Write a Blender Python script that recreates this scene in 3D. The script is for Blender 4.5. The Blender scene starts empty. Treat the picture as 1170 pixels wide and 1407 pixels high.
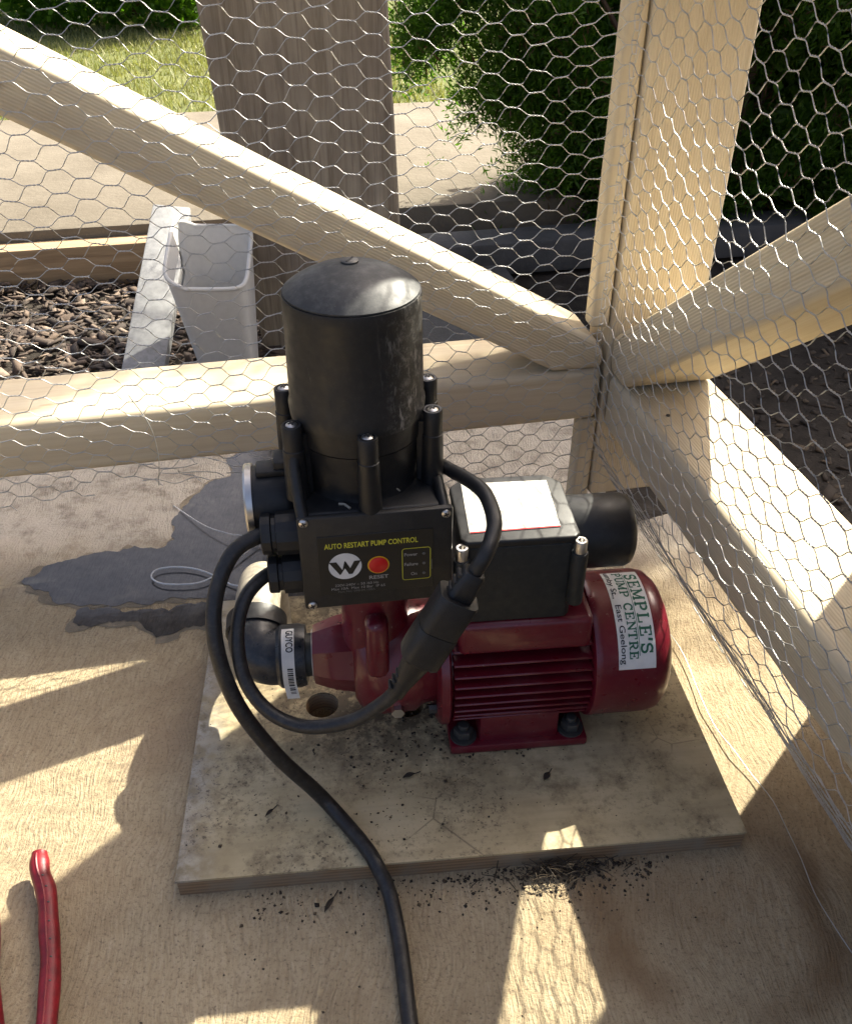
import bpy, bmesh, math, random
import numpy as np
from mathutils import Vector, Matrix, noise as mnoise
from mathutils.geometry import delaunay_2d_cdt
R = math.radians
rnd = random.Random(7)
rng = np.random.default_rng(7)
scene = bpy.context.scene
col = scene.collection

# ------------------------------------------------------------------ camera, sky, sun, exposure
cam_d = bpy.data.cameras.new('camera')
cam = bpy.data.objects.new('camera', cam_d); col.objects.link(cam)
cam.location = (0, 0, .70); cam.rotation_euler = (R(90 - 36.0), 0, 0)
cam_d.sensor_fit = 'HORIZONTAL'; cam_d.sensor_width = 36.0; cam_d.lens = 36.0 * 1230 / 1170
cam_d.clip_start = .01; cam_d.clip_end = 500
scene.camera = cam
SUN_AZ, SUN_EL = 41.5, 40.3          # azimuth from +Y towards +X
world = bpy.data.worlds.new('World'); scene.world = world; world.use_nodes = True
wn = world.node_tree; wn.nodes.clear()
sky = wn.nodes.new('ShaderNodeTexSky'); sky.sky_type = 'NISHITA'; sky.sun_disc = False; sky.air_density = .55; sky.dust_density = 7.5; sky.ozone_density = .1
sky.sun_elevation = R(SUN_EL); sky.sun_rotation = R(SUN_AZ)
bg = wn.nodes.new('ShaderNodeBackground'); bg.inputs[1].default_value = .125
wo = wn.nodes.new('ShaderNodeOutputWorld')
wn.links.new(sky.outputs[0], bg.inputs[0]); wn.links.new(bg.outputs[0], wo.inputs[0])
sun_d = bpy.data.lights.new('sun', 'SUN'); sun_d.energy = 4.7; sun_d.angle = R(.53); sun_d.color = (1, .945, .79)
sun = bpy.data.objects.new('sun', sun_d); col.objects.link(sun)
sdir = Vector((math.sin(R(SUN_AZ)) * math.cos(R(SUN_EL)), math.cos(R(SUN_AZ)) * math.cos(R(SUN_EL)), math.sin(R(SUN_EL))))
sun.rotation_euler = sdir.to_track_quat('Z', 'Y').to_euler(); sun.location = sdir * 5
scene.view_settings.view_transform = 'Standard'; scene.view_settings.look = 'None'
scene.view_settings.exposure = 1.56; scene.view_settings.gamma = 1.0
scene.view_settings.use_curve_mapping = False
scene.cycles.max_bounces = 6; scene.cycles.diffuse_bounces = 3; scene.cycles.glossy_bounces = 3; scene.cycles.transmission_bounces = 3; scene.cycles.transparent_max_bounces = 4

# ------------------------------------------------------------------ material helpers
class NT:
    def __init__(s, name):
        s.m = bpy.data.materials.new(name); s.m.use_nodes = True
        s.t = s.m.node_tree; s.t.nodes.clear()
        s.out = s.t.nodes.new('ShaderNodeOutputMaterial')
        s.p = s.t.nodes.new('ShaderNodeBsdfPrincipled')
        s.t.links.new(s.p.outputs[0], s.out.inputs[0])
        s._co = None
    def n(s, typ, **kw):
        nd = s.t.nodes.new(typ)
        for k, v in kw.items(): setattr(nd, k, v)
        return nd
    def put(s, sock, v):
        if isinstance(v, bpy.types.NodeSocket): s.t.links.new(v, sock)
        elif isinstance(v, (tuple, list)) and len(v) == 3 and sock.type == 'RGBA': sock.default_value = (*v, 1)
        else: sock.default_value = v
    def co(s):
        if s._co is None: s._co = s.n('ShaderNodeTexCoord').outputs['Object']
        return s._co
    def map(s, scale=(1, 1, 1), vec=None, rot=(0, 0, 0), loc=(0, 0, 0)):
        nd = s.n('ShaderNodeMapping'); nd.inputs['Scale'].default_value = scale
        nd.inputs['Rotation'].default_value = rot; nd.inputs['Location'].default_value = loc
        s.put(nd.inputs['Vector'], vec if vec is not None else s.co()); return nd.outputs[0]
    def noise(s, scale, detail=3, rough=.55, vec=None, dist=0.):
        nd = s.n('ShaderNodeTexNoise'); nd.inputs['Scale'].default_value = scale
        nd.inputs['Detail'].default_value = detail; nd.inputs['Roughness'].default_value = rough
        nd.inputs['Distortion'].default_value = dist
        s.put(nd.inputs['Vector'], vec if vec is not None else s.co()); return nd.outputs[0]
    def voro(s, scale, vec=None, feature='F1'):
        nd = s.n('ShaderNodeTexVoronoi', feature=feature); nd.inputs['Scale'].default_value = scale
        s.put(nd.inputs['Vector'], vec if vec is not None else s.co()); return nd.outputs['Distance']
    def ramp(s, f, stops):
        nd = s.n('ShaderNodeValToRGB'); e = nd.color_ramp.elements
        while len(e) < len(stops): e.new(.5)
        for i, (p, c) in enumerate(stops):
            e[i].position = p; e[i].color = (*c, 1) if isinstance(c, tuple) else (c, c, c, 1)
        s.put(nd.inputs[0], f); return nd.outputs[0]
    def mix(s, f, a, b, mode='MIX'):
        nd = s.n('ShaderNodeMix', data_type='RGBA', blend_type=mode)
        s.put(nd.inputs[0], f); s.put(nd.inputs[6], a); s.put(nd.inputs[7], b); return nd.outputs[2]
    def math(s, op, a, b=0., c=0.):
        nd = s.n('ShaderNodeMath', operation=op); s.put(nd.inputs[0], a); s.put(nd.inputs[1], b); s.put(nd.inputs[2], c)
        return nd.outputs[0]
    def xyz(s, vec=None):
        nd = s.n('ShaderNodeSeparateXYZ'); s.put(nd.inputs[0], vec if vec is not None else s.co()); return nd.outputs
    def bump(s, h, strength=.5, dist=.001, prev=None):
        nd = s.n('ShaderNodeBump'); nd.inputs['Strength'].default_value = strength; nd.inputs['Distance'].default_value = dist
        s.put(nd.inputs['Height'], h)
        if prev is not None: s.put(nd.inputs['Normal'], prev)
        return nd.outputs[0]
    def done(s, color=None, rough=.6, metal=0., normal=None, spec=None, coat=None, alpha=None):
        if color is not None: s.put(s.p.inputs['Base Color'], color)
        s.put(s.p.inputs['Roughness'], rough); s.put(s.p.inputs['Metallic'], metal)
        if normal is not None: s.put(s.p.inputs['Normal'], normal)
        if spec is not None: s.put(s.p.inputs['Specular IOR Level'], spec)
        if coat is not None: s.put(s.p.inputs['Coat Weight'], coat); s.p.inputs['Coat Roughness'].default_value = .12
        return s.m

def mat_concrete():
    t = NT('brushed_concrete')
    warp = t.noise(5, 2)
    wv = t.n('ShaderNodeVectorMath', operation='ADD')
    wn_ = t.n('ShaderNodeTexNoise'); wn_.inputs['Scale'].default_value = 6; wn_.inputs['Detail'].default_value = 2
    t.put(wn_.inputs['Vector'], t.co())
    sc = t.n('ShaderNodeVectorMath', operation='SCALE'); sc.inputs['Scale'].default_value = .085
    t.put(sc.inputs[0], wn_.outputs['Color']); t.put(wv.inputs[0], t.co()); t.put(wv.inputs[1], sc.outputs[0])
    broom = t.noise(1, 3, .6, vec=t.map((430, 52, 1), vec=wv.outputs[0], rot=(0, 0, R(-10))))
    fine = t.noise(330, 4, .75)
    big = t.noise(7, 5, .6)
    mid = t.noise(38, 4, .65)
    c = t.ramp(big, [(.30, (.36, .27, .155)), (.52, (.47, .37, .222)), (.72, (.52, .425, .27))])
    c = t.mix(.22, c, t.ramp(mid, [(.3, (.30, .24, .165)), (.7, (.50, .43, .32))]))
    c = t.mix(t.ramp(broom, [(.34, .42), (.50, .0)]), c, (.24, .175, .10))
    c = t.mix(t.ramp(broom, [(.56, .0), (.70, .35)]), c, (.58, .49, .35))
    c = t.mix(t.ramp(fine, [(.36, .65), (.47, 0.)]), c, (.15, .115, .075))
    c = t.mix(t.ramp(t.noise(85, 5, .7), [(.52, 0.), (.68, .35)]), c, (.24, .18, .115))
    # rust / damp rings, left of old tubs, lower right, plus brown blotch around them
    x, y, z = t.xyz()
    wob = t.math('MULTIPLY', t.math('SUBTRACT', t.noise(14, 4), .5), .06)
    def ring(cx, cy, r, w, amt):
        dx = t.math('SUBTRACT', x, cx); dy = t.math('SUBTRACT', y, cy)
        d = t.math('SQRT', t.math('ADD', t.math('MULTIPLY', dx, dx), t.math('MULTIPLY', dy, dy)))
        d = t.math('ADD', d, wob)
        e = t.math('ABSOLUTE', t.math('SUBTRACT', d, r))
        m = t.math('MULTIPLY', t.ramp(t.math('DIVIDE', e, w), [(.15, 1.), (1., 0.)]), amt)
        return t.math('MULTIPLY', m, t.ramp(t.noise(11, 3), [(.35, .2), (.6, 1.)])), d
    rm, d = ring(.235, .405, .092, .024, .75)
    c = t.mix(rm, c, (.20, .125, .062))
    rm2, d2 = ring(.19, .42, .0, .13, .5)
    c = t.mix(rm2, c, (.30, .19, .095))
    # reddish band beside the board and grey mottling towards the back
    bl, _ = ring(-.255, .60, .0, .09, .55)
    c = t.mix(bl, c, (.24, .165, .11))
    back = t.ramp(t.math('ADD', y, t.math('MULTIPLY', wob, 1.5)), [(.78, 0.), (.92, .75)])
    g = t.ramp(t.noise(26, 5, .7), [(.35, (.20, .185, .165)), (.5, (.44, .41, .36)), (.75, (.52, .49, .44))])
    c = t.mix(back, c, g)
    spots = t.ramp(t.voro(55), [(.0, .9), (.09, .0)])
    spots = t.math('MULTIPLY', spots, t.ramp(t.noise(9, 2), [(.55, 0.), (.62, 1.)]))
    c = t.mix(spots, c, (.05, .042, .035))
    h = t.math('ADD', t.math('MULTIPLY', broom, .7), t.math('MULTIPLY', fine, .5))
    nrm = t.bump(h, 1.0, .0034)
    nrm = t.bump(mid, .35, .003, nrm)
    return t.done(c, .82, normal=nrm, spec=.3)

def mat_timber(name, ridge=True, tone=1.0, knots=True):
    t = NT(name)
    st = t.map((3, 55, 55))
    g = t.noise(1, 4, .6, vec=st, dist=.8)
    g2 = t.noise(1, 3, .6, vec=t.map((8, 260, 260)))
    c = t.ramp(g, [(.25, tuple(v * tone for v in (.58, .48, .315))), (.5, tuple(v * tone for v in (.64, .55, .385))), (.8, tuple(v * tone for v in (.67, .59, .44)))])
    c = t.mix(t.ramp(g2, [(.35, .16), (.55, 0.)]), c, tuple(v * tone for v in (.40, .30, .18)))
    d = t.ramp(t.noise(12, 5), [(.55, 0.), (.8, .3)])
    c = t.mix(d, c, (.38, .30, .20))
    k = t.ramp(t.voro(1, vec=t.map((5, 17, 17))), [(.0, .7), (.05, .4), (.075, .0)])
    if knots: c = t.mix(k, c, (.25, .15, .07))
    nrm = t.bump(g2, .25, .001)
    if ridge:
        x, y, z = t.xyz()
        nx, ny, nz = t.xyz(t.n('ShaderNodeTexCoord').outputs['Normal'])
        my = t.math('GREATER_THAN', t.math('ABSOLUTE', ny), .93); mz = t.math('GREATER_THAN', t.math('ABSOLUTE', nz), .93)
        w = t.math('ADD', t.math('MULTIPLY', my, t.math('SINE', t.math('MULTIPLY', z, 2050.))), t.math('MULTIPLY', mz, t.math('SINE', t.math('MULTIPLY', y, 2050.))))
        nrm = t.bump(w, .30, .0006, nrm)
        c = t.mix(t.ramp(t.math('MULTIPLY_ADD', w, .25, .5), [(.12, .16), (.5, 0.)]), c, tuple(v * tone for v in (.38, .31, .20)))
    return t.done(c, .7, normal=nrm, spec=.3)

def mat_black(name, base=(.010, .0105, .0115), rough=.42, dust=.25, tint=(.20, .18, .15), scuff=False):
    t = NT(name)
    d = t.math('MULTIPLY', t.ramp(t.noise(140, 6, .75), [(.45, 0.), (.8, 1.)]), dust)
    sp = t.math('MULTIPLY', t.ramp(t.voro(210), [(.0, 1.), (.07, 0.)]), min(1., dust * 2.2))
    sp = t.math('MULTIPLY', sp, t.ramp(t.noise(30, 2), [(.5, 0.), (.6, 1.)]))
    c = t.mix(d, base, tint); c = t.mix(sp, c, (.36, .34, .30))
    if scuff:      # rubbed, dusty side of the cylinder
        x, y, z = t.xyz()
        side = t.ramp(t.math('ADD', x, t.math('MULTIPLY', y, -.25)), [(.024, 0.), (.046, 1.)])
        sm = t.ramp(t.noise(170, 6, .8), [(.50, 0.), (.66, .8)]); sl = t.ramp(t.noise(1, 4, .7, vec=t.map((260, 260, 40))), [(.58, 0.), (.66, .9)])
        c = t.mix(t.math('MULTIPLY', side, t.math('MAXIMUM', t.math('MULTIPLY', sm, .55), sl)), c, (.27, .26, .24))
        c = t.mix(t.math('MULTIPLY', t.ramp(t.noise(1, 4, .7, vec=t.map((330, 330, 30), rot=(.4, .2, 0))), [(.69, 0.), (.72, .6)]), .8), c, (.22, .20, .17))
    r = t.ramp(t.noise(90, 3), [(.3, rough - .06), (.7, rough + .14)])
    return t.done(c, r, normal=t.bump(t.noise(900, 2), .12, .0004), spec=.45)

def mat_red():
    t = NT('maroon_enamel')
    ch = t.ramp(t.noise(150, 5, .75), [(.63, 0.), (.67, 1.)])
    ch = t.math('MULTIPLY', ch, t.ramp(t.noise(16, 2), [(.5, 0.), (.62, .8)]))
    c = t.mix(t.noise(25, 4), (.105, .0035, .011), (.155, .006, .018))
    c = t.mix(t.math('MULTIPLY', t.ramp(t.noise(45, 5, .7), [(.5, 0.), (.85, 1.)]), .22), c, (.24, .17, .14))
    c = t.mix(ch, c, (.30, .22, .18))
    return t.done(c, t.ramp(t.noise(70, 3), [(.3, .26), (.7, .42)]), normal=t.bump(t.noise(160, 3), .10, .001), coat=.25)

def mat_plain(name, c, rough=.5, metal=0., bumpy=0., var=.12, coat=None, spec=None):
    t = NT(name)
    cc = t.mix(t.ramp(t.noise(80, 4, .65), [(.35, 0.), (.75, 1.)]), c, tuple(max(0, v * (1 - var)) for v in c))
    return t.done(cc, rough, metal, normal=t.bump(t.noise(400, 3), bumpy, .0006) if bumpy else None, coat=coat, spec=spec)

def mat_board():
    t = NT('dirty_board')
    c = t.ramp(t.noise(9, 5, .65), [(.28, (.36, .28, .15)), (.5, (.53, .43, .25)), (.75, (.62, .52, .33))])
    g = t.noise(1, 4, .6, vec=t.map((6, 90, 40)))
    c = t.mix(t.ramp(g, [(.3, .3), (.55, 0.)]), c, (.20, .155, .10))
    # grime blotches
    m = t.ramp(t.noise(26, 7, .75), [(.50, 0.), (.66, .7)])
    c = t.mix(m, c, (.17, .125, .07))
    x, y, z = t.xyz()
    near = t.ramp(t.math('ADD', t.math('ABSOLUTE', t.math('SUBTRACT', x, .21)), t.math('MULTIPLY', t.noise(10, 3), .10)), [(.10, 1.), (.28, 0.)])
    near = t.math('MULTIPLY', near, t.ramp(y, [(.06, 0.), (.16, 1.)]))
    c = t.mix(t.math('MULTIPLY', near, t.ramp(t.noise(60, 6, .78), [(.38, 0.), (.54, .95)])), c, (.055, .04, .026))
    # pale worn rim with mould marks at the open end
    rim = t.ramp(t.math('ADD', x, t.math('MULTIPLY', t.noise(25, 4), .05)), [(.020, .7), (.060, 0.)])
    c = t.mix(rim, c, t.ramp(t.noise(60, 5, .75), [(.40, (.06, .058, .055)), (.55, (.36, .36, .36)), (.8, (.46, .46, .45))]))
    sp = t.math('MULTIPLY', t.ramp(t.voro(120), [(.0, 1.), (.13, 0.)]), t.ramp(t.noise(18, 2), [(.44, 0.), (.56, 1.)]))
    c = t.mix(sp, c, (.03, .024, .018))
    fg = t.math('MULTIPLY', t.ramp(t.noise(240, 5, .8), [(.54, 0.), (.62, .8)]), t.ramp(t.noise(13, 4), [(.40, 0.), (.58, 1.)]))
    c = t.mix(fg, c, (.07, .052, .035))
    cr = t.ramp(t.voro(16, vec=t.map((1, 1, 1), loc=(.3, .1, 0)), feature='DISTANCE_TO_EDGE'), [(.0, 1.), (.014, 0.)])
    cr = t.math('MULTIPLY', cr, t.ramp(t.noise(7, 3), [(.55, 0.), (.62, .7)]))
    c = t.mix(cr, c, (.10, .075, .05))
    h = t.math('ADD', t.noise(120, 4), t.math('MULTIPLY', g, .6))
    return t.done(c, .62, normal=t.bump(h, .35, .0008), spec=.4)

def mat_ply():
    t = NT('board_edge_ply')
    x, y, z = t.xyz()
    s = t.math('SINE', t.math('MULTIPLY', z, 1500.))
    c = t.mix(t.math('MULTIPLY_ADD', s, .5, .5), (.30, .19, .10), (.20, .125, .065))
    c = t.mix(t.ramp(t.noise(30, 4), [(.4, 0.), (.65, .8)]), c, (.25, .21, .15))
    return t.done(c, .75, normal=t.bump(t.noise(200, 3), .5, .001))

def mat_wet():
    t = NT('wet_concrete')
    st = t.noise(1, 3, .6, vec=t.map((430, 60, 1), rot=(0, 0, R(-10))))
    c = t.ramp(t.noise(30, 6, .75), [(.3, (.028, .028, .029)), (.55, (.060, .058, .057)), (.75, (.10, .094, .085))])
    c = t.mix(t.ramp(st, [(.36, .5), (.52, 0.)]), c, (.02, .02, .02))
    c = t.mix(t.ramp(t.noise(16, 3), [(.62, 0.), (.72, .5)]), c, (.14, .125, .10))
    return t.done(c, t.ramp(t.noise(40, 4), [(.35, .08), (.7, .24)]), normal=t.bump(t.math('ADD', st, t.noise(140, 4)), .22, .0008), spec=.5)

def mat_leaf(name, c0, c1, trans=.35):
    t = NT(name)
    geo = t.n('ShaderNodeNewGeometry')
    f = geo.outputs['Random Per Island']
    c = t.mix(f, c0, c1)
    t.put(t.p.inputs['Base Color'], c); t.p.inputs['Roughness'].default_value = .6
    tr = t.n('ShaderNodeBsdfTranslucent'); t.put(tr.inputs['Color'], t.mix(.5, c, (c1[0] * 1.6, c1[1] * 1.9, c1[2] * .7)))
    mx = t.n('ShaderNodeMixShader'); mx.inputs[0].default_value = trans
    t.t.links.new(t.p.outputs[0], mx.inputs[1]); t.t.links.new(tr.outputs[0], mx.inputs[2]); t.t.links.new(mx.outputs[0], t.out.inputs[0])
    return t.m

def mat_island(name, stops, rough=.85):
    t = NT(name)
    f = t.n('ShaderNodeNewGeometry').outputs['Random Per Island']
    c = t.ramp(f, stops)
    c = t.mix(t.ramp(t.noise(120, 4), [(.4, 0.), (.7, .4)]), c, (.03, .024, .018))
    return t.done(c, rough, normal=t.bump(t.noise(300, 3), .4, .001))

def mat_ground(name, stops, scale=8, rough=.95, b=.6):
    t = NT(name)
    c = t.ramp(t.noise(scale, 6, .7), stops)
    sp = t.ramp(t.noise(scale * 14, 4, .7), [(.62, 0.), (.72, .6)])
    c = t.mix(sp, c, stops[-1][1])
    return t.done(c, rough, normal=t.bump(t.noise(scale * 12, 5, .7), b, .01), spec=.2)

M = dict(
    concrete=mat_concrete(), timber=mat_timber('pine_reeded'), timber_flat=mat_timber('pine_dressed', ridge=False),
    black=mat_black('black_plastic', dust=.07), black_dusty=mat_black('black_plastic_dusty', (.011, .0115, .0125), .44, .08),
    bell=mat_black('scuffed_bell_plastic', (.011, .0115, .012), .44, .07, scuff=True),
    dome=mat_black('dusty_dome', (.022, .025, .027), .50, .35, (.16, .16, .15)),
    cover=mat_black('cover_plastic', (.020, .019, .0175), .46, .08),
    rubber=mat_black('black_cable_rubber', (.014, .014, .015), .40, .22),
    charcoal=mat_black('charcoal_box', (.014, .017, .0175), .5, .10),
    red=mat_red(), steel=mat_plain('bright_steel', (.62, .60, .57), .32, 1., .1), zinc=mat_plain('grey_bolt', (.10, .10, .095), .5, .6, .3),
    wire=mat_plain('galvanised_wire', (.62, .62, .60), .42, .85, 0., .3), socket=mat_plain('screw_recess', (.02, .02, .02), .6),
    damp=mat_ground('damp_concrete', [(.3, (.19, .16, .115)), (.7, (.30, .255, .185))], 60, rough=.7, b=.5),
    board=mat_board(), ply=mat_ply(), wet=mat_wet(),
    white=mat_plain('white_sticker', (.74, .73, .69), .5, var=.15), paper=mat_plain('label_wire_shade', (.66, .64, .58), .5, var=.45),  # rating label blotched in colour to stand for wire shadow across it
    logo=mat_plain('logo_white', (.72, .72, .70), .5), yellow=mat_plain('label_yellow', (.62, .60, .05), .5), green=mat_plain('print_green', (.015, .12, .065), .6),
    dark=mat_plain('label_black', (.016, .015, .013), .42), grey_print=mat_plain('print_grey', (.36, .35, .33), .5), dim=mat_plain('print_dim', (.13, .13, .12), .5),
    button=mat_plain('button_red', (.62, .012, .012), .35), ring=mat_plain('button_ring', (.75, .42, .02), .45), ink=mat_plain('print_black', (.015, .015, .018), .6),
    navy=mat_black('pipe_fitting', (.016, .019, .024), .3, .25), cream=mat_plain('cream_pvc', (.40, .36, .28), .5, var=.35), nipple=mat_plain('grey_nipple', (.05, .052, .045), .4),
    glass=mat_plain('gauge_glass', (.35, .36, .36), .1), tape=mat_plain('thread_tape', (.6, .55, .5), .6),
    redgrip=mat_plain('red_grip', (.27, .008, .016), .45, bumpy=.3, var=.6), darkmetal=mat_plain('tool_steel', (.09, .09, .09), .4, .8),
    twine=mat_plain('white_twine', (.72, .72, .70), .5), bin=mat_plain('white_tub_plastic', (.66, .65, .61), .45, var=.1),
    whitewood=mat_plain('painted_board', (.27, .275, .28), .7, var=.45, bumpy=.4),
    leaf=mat_leaf('hedge_leaf', (.026, .070, .006), (.095, .20, .014), .50), twig=mat_plain('twig_brown', (.07, .045, .028), .8),
    deadleaf=mat_leaf('hedge_dead', (.06, .04, .02), (.14, .08, .03), .25),
    grass=mat_leaf('lawn_blade', (.11, .135, .035), (.30, .28, .11), .2),
    mulch=mat_island('bark_chips', [(.0, (.028, .02, .015)), (.5, (.065, .045, .032)), (.85, (.12, .083, .058)), (1., (.24, .185, .14))]),
    crumb=mat_island('dirt_crumb', [(.0, (.018, .013, .009)), (.6, (.045, .032, .02)), (1., (.12, .085, .05))]),
    lawn_soil=mat_ground('lawn_soil', [(.3, (.07, .09, .025)), (.7, (.16, .17, .06))], 6),
    soil=mat_ground('dark_soil', [(.3, (.018, .015, .012)), (.6, (.05, .042, .034)), (.8, (.13, .115, .10))], 14),
    path=mat_ground('path_concrete', [(.3, (.125, .108, .082)), (.7, (.18, .158, .124))], 5, b=.3),
    greyslab=mat_ground('paver_shade_toned', [(.3, (.06, .06, .058)), (.7, (.11, .108, .105))], 7, b=.3),  # base colour darkened to carry the shade below the hedge
    oldplank=None)
def mat_oldplank():
    t = NT('weathered_sleeper')
    g = t.noise(1, 5, .65, vec=t.map((45, 45, 3)), dist=.6)
    g2 = t.noise(1, 4, .6, vec=t.map((160, 160, 9)))
    c = t.ramp(g, [(.28, (.18, .148, .108)), (.5, (.29, .248, .188)), (.75, (.38, .335, .265))])
    c = t.mix(t.ramp(g2, [(.34, .5), (.5, 0.)]), c, (.115, .088, .064))
    c = t.mix(t.ramp(t.noise(9, 4), [(.45, 0.), (.7, .5)]), c, (.16, .13, .11))
    return t.done(c, .85, normal=t.bump(g2, .5, .002), spec=.2)
M['oldplank'] = mat_oldplank()
def mat_edging():
    t = NT('timber_edging')
    g = t.noise(1, 4, .6, vec=t.map((4, 60, 60)))
    c = t.ramp(g, [(.3, (.24, .16, .085)), (.7, (.42, .30, .17))])
    return t.done(c, .8, normal=t.bump(g, .4, .002))
M['edging'] = mat_edging()

# ------------------------------------------------------------------ mesh helpers
def link(o, parent=None, label=None, cat=None, group=None, kind=None):
    col.objects.link(o)
    if parent is not None: o.parent = parent
    if label: o['label'] = label
    if cat: o['category'] = cat
    if group: o['group'] = group
    if kind: o['kind'] = kind
    return o
def empty(name, loc, rz=0., **kw):
    o = bpy.data.objects.new(name, None); o.location = loc; o.rotation_euler = (0, 0, rz); o.empty_display_size = .02
    return link(o, **kw)
def catmull(pts, n=8):
    P = [Vector(p) for p in pts]; out = []
    for i in range(len(P) - 1):
        a = P[i - 1] if i else P[0] * 2 - P[1]; b = P[i]; c = P[i + 1]; d = P[i + 2] if i + 2 < len(P) else P[-1] * 2 - P[-2]
        for k in range(n):
            t = k / n
            out.append(.5 * ((2 * b) + (c - a) * t + (2 * a - 5 * b + 4 * c - d) * t * t + (3 * b - a - 3 * c + d) * t ** 3))
    out.append(P[-1]); return out
AX = dict(x=Matrix(((0, 0, 1, 0), (0, 1, 0, 0), (-1, 0, 0, 0), (0, 0, 0, 1))), y=Matrix(((1, 0, 0, 0), (0, 0, 1, 0), (0, -1, 0, 0), (0, 0, 0, 1))), z=Matrix.Identity(4))
AX['-y'] = Matrix(((1, 0, 0, 0), (0, 0, -1, 0), (0, 1, 0, 0), (0, 0, 0, 1)))
class B:
    """collects shapes into one bmesh"""
    def __init__(s): s.bm = bmesh.new()
    def _mv(s, vs, Mx):
        if Mx is not None:
            for v in vs: v.co = Mx @ v.co
    def box(s, lo, hi, bev=0., seg=2, Mx=None):
        t = bmesh.new(); bmesh.ops.create_cube(t, size=1)
        for v in t.verts: v.co = Vector([lo[i] + (v.co[i] + .5) * (hi[i] - lo[i]) for i in range(3)])
        if bev > 0: bmesh.ops.bevel(t, geom=t.edges[:], offset=bev, segments=seg, affect='EDGES', profile=.5)
        return s.merge(t, Mx)
    def merge(s, t, Mx=None):
        if Mx is not None: bmesh.ops.transform(t, matrix=Mx, verts=t.verts)
        bmesh.ops.recalc_face_normals(t, faces=t.faces)
        me = bpy.data.meshes.new('tmp'); t.to_mesh(me); t.free(); s.bm.from_mesh(me); bpy.data.meshes.remove(me); return s
    def lathe(s, prof, c=(0, 0, 0), axis='z', seg=40, Mx=None):
        """prof: list of (h, r) along the axis"""
        t = bmesh.new(); rings = []
        for h, r in prof:
            if r < 1e-6: rings.append([t.verts.new((0, 0, h))])
            else: rings.append([t.verts.new((r * math.cos(2 * math.pi * k / seg), r * math.sin(2 * math.pi * k / seg), h)) for k in range(seg)])
        for a, b in zip(rings, rings[1:]):
            for k in range(seg):
                k2 = (k + 1) % seg
                if len(a) == 1 and len(b) == 1: break
                if len(a) == 1: t.faces.new((a[0], b[k], b[k2]))
                elif len(b) == 1: t.faces.new((a[k], b[0], a[k2]))
                else: t.faces.new((a[k], b[k], b[k2], a[k2]))
        for rr in (rings[0], rings[-1]):
            if len(rr) > 1: t.faces.new(rr)
        m = Matrix.Translation(c) @ AX[axis]
        return s.merge(t, m if Mx is None else Mx @ m)
    def cyl(s, c, r, h0, h1, axis='z', seg=28, bev=.0, Mx=None):
        b = min(bev, r * .9)
        p = [(h0, r - b), (h0 + b * .3, r - b * .3), (h0 + b, r), (h1 - b, r), (h1 - b * .3, r - b * .3), (h1, r - b)] if b > 0 else [(h0, r), (h1, r)]
        return s.lathe(p, c, axis, seg, Mx)
    def tube(s, pts, rad, seg=10, flat=None, Mx=None):
        P = [Vector(p) for p in pts]; n = len(P); t = bmesh.new(); rings = []
        T = [(P[min(i + 1, n - 1)] - P[max(i - 1, 0)]).normalized() for i in range(n)]
        up = Vector((0, 0, 1)) if abs(T[0].z) < .9 else Vector((1, 0, 0))
        N = (up - T[0] * up.dot(T[0])).normalized()
        for i in range(n):
            N = (N - T[i] * N.dot(T[i])).normalized(); Bn = T[i].cross(N)
            r = rad[i] if isinstance(rad, (list, tuple)) else rad
            f = flat or 1.
            rings.append([t.verts.new(P[i] + (N * math.cos(a) * f + Bn * math.sin(a)) * r) for a in [2 * math.pi * k / seg for k in range(seg)]])
        for a, b in zip(rings, rings[1:]):
            for k in range(seg): t.faces.new((a[k], a[(k + 1) % seg], b[(k + 1) % seg], b[k]))
        t.faces.new(rings[0][::-1]); t.faces.new(rings[-1])
        return s.merge(t, Mx)
    def poly(s, outer, holes=(), z0=0., z1=.01, bev=0., Mx=None):
        vs = [Vector(p) for p in outer]; es = [(i, (i + 1) % len(outer)) for i in range(len(outer))]
        for h in holes:
            b = len(vs); vs += [Vector(p) for p in h]; es += [(b + i, b + (i + 1) % len(h)) for i in range(len(h))]
        V, E, F, *_ = delaunay_2d_cdt(vs, es, [], 0, 1e-7)
        def inside(p, poly):
            c = False; j = len(poly) - 1
            for i in range(len(poly)):
                if (poly[i][1] > p[1]) != (poly[j][1] > p[1]) and p[0] < (poly[j][0] - poly[i][0]) * (p[1] - poly[i][1]) / (poly[j][1] - poly[i][1]) + poly[i][0]: c = not c
                j = i
            return c
        t = bmesh.new(); tv = [t.verts.new((v[0], v[1], z0)) for v in V]
        for f in F:
            cc = sum((V[i] for i in f), Vector((0, 0))) / len(f)
            if inside(cc, outer) and not any(inside(cc, h) for h in holes): t.faces.new([tv[i] for i in f])
        bmesh.ops.dissolve_limit(t, angle_limit=.01, verts=t.verts, edges=t.edges)
        if z1 != z0:
            r = bmesh.ops.extrude_face_region(t, geom=t.faces[:])
            bmesh.ops.translate(t, verts=[g for g in r['geom'] if isinstance(g, bmesh.types.BMVert)], vec=(0, 0, z1 - z0))
            if bev > 0:
                bmesh.ops.recalc_face_normals(t, faces=t.faces)
                bmesh.ops.bevel(t, geom=[e for e in t.edges if len(e.link_faces) == 2 and e.calc_face_angle(0) > .6], offset=bev, segments=3, affect='EDGES', profile=.5)
        bmesh.ops.delete(t, geom=[v for v in t.verts if not v.link_faces], context='VERTS')
        return s.merge(t, Mx)
    def raw(s, vs, fs, Mx=None):
        t = bmesh.new(); tv = [t.verts.new(v) for v in vs]
        for f in fs: t.faces.new([tv[i] for i in f])
        return s.merge(t, Mx)
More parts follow.
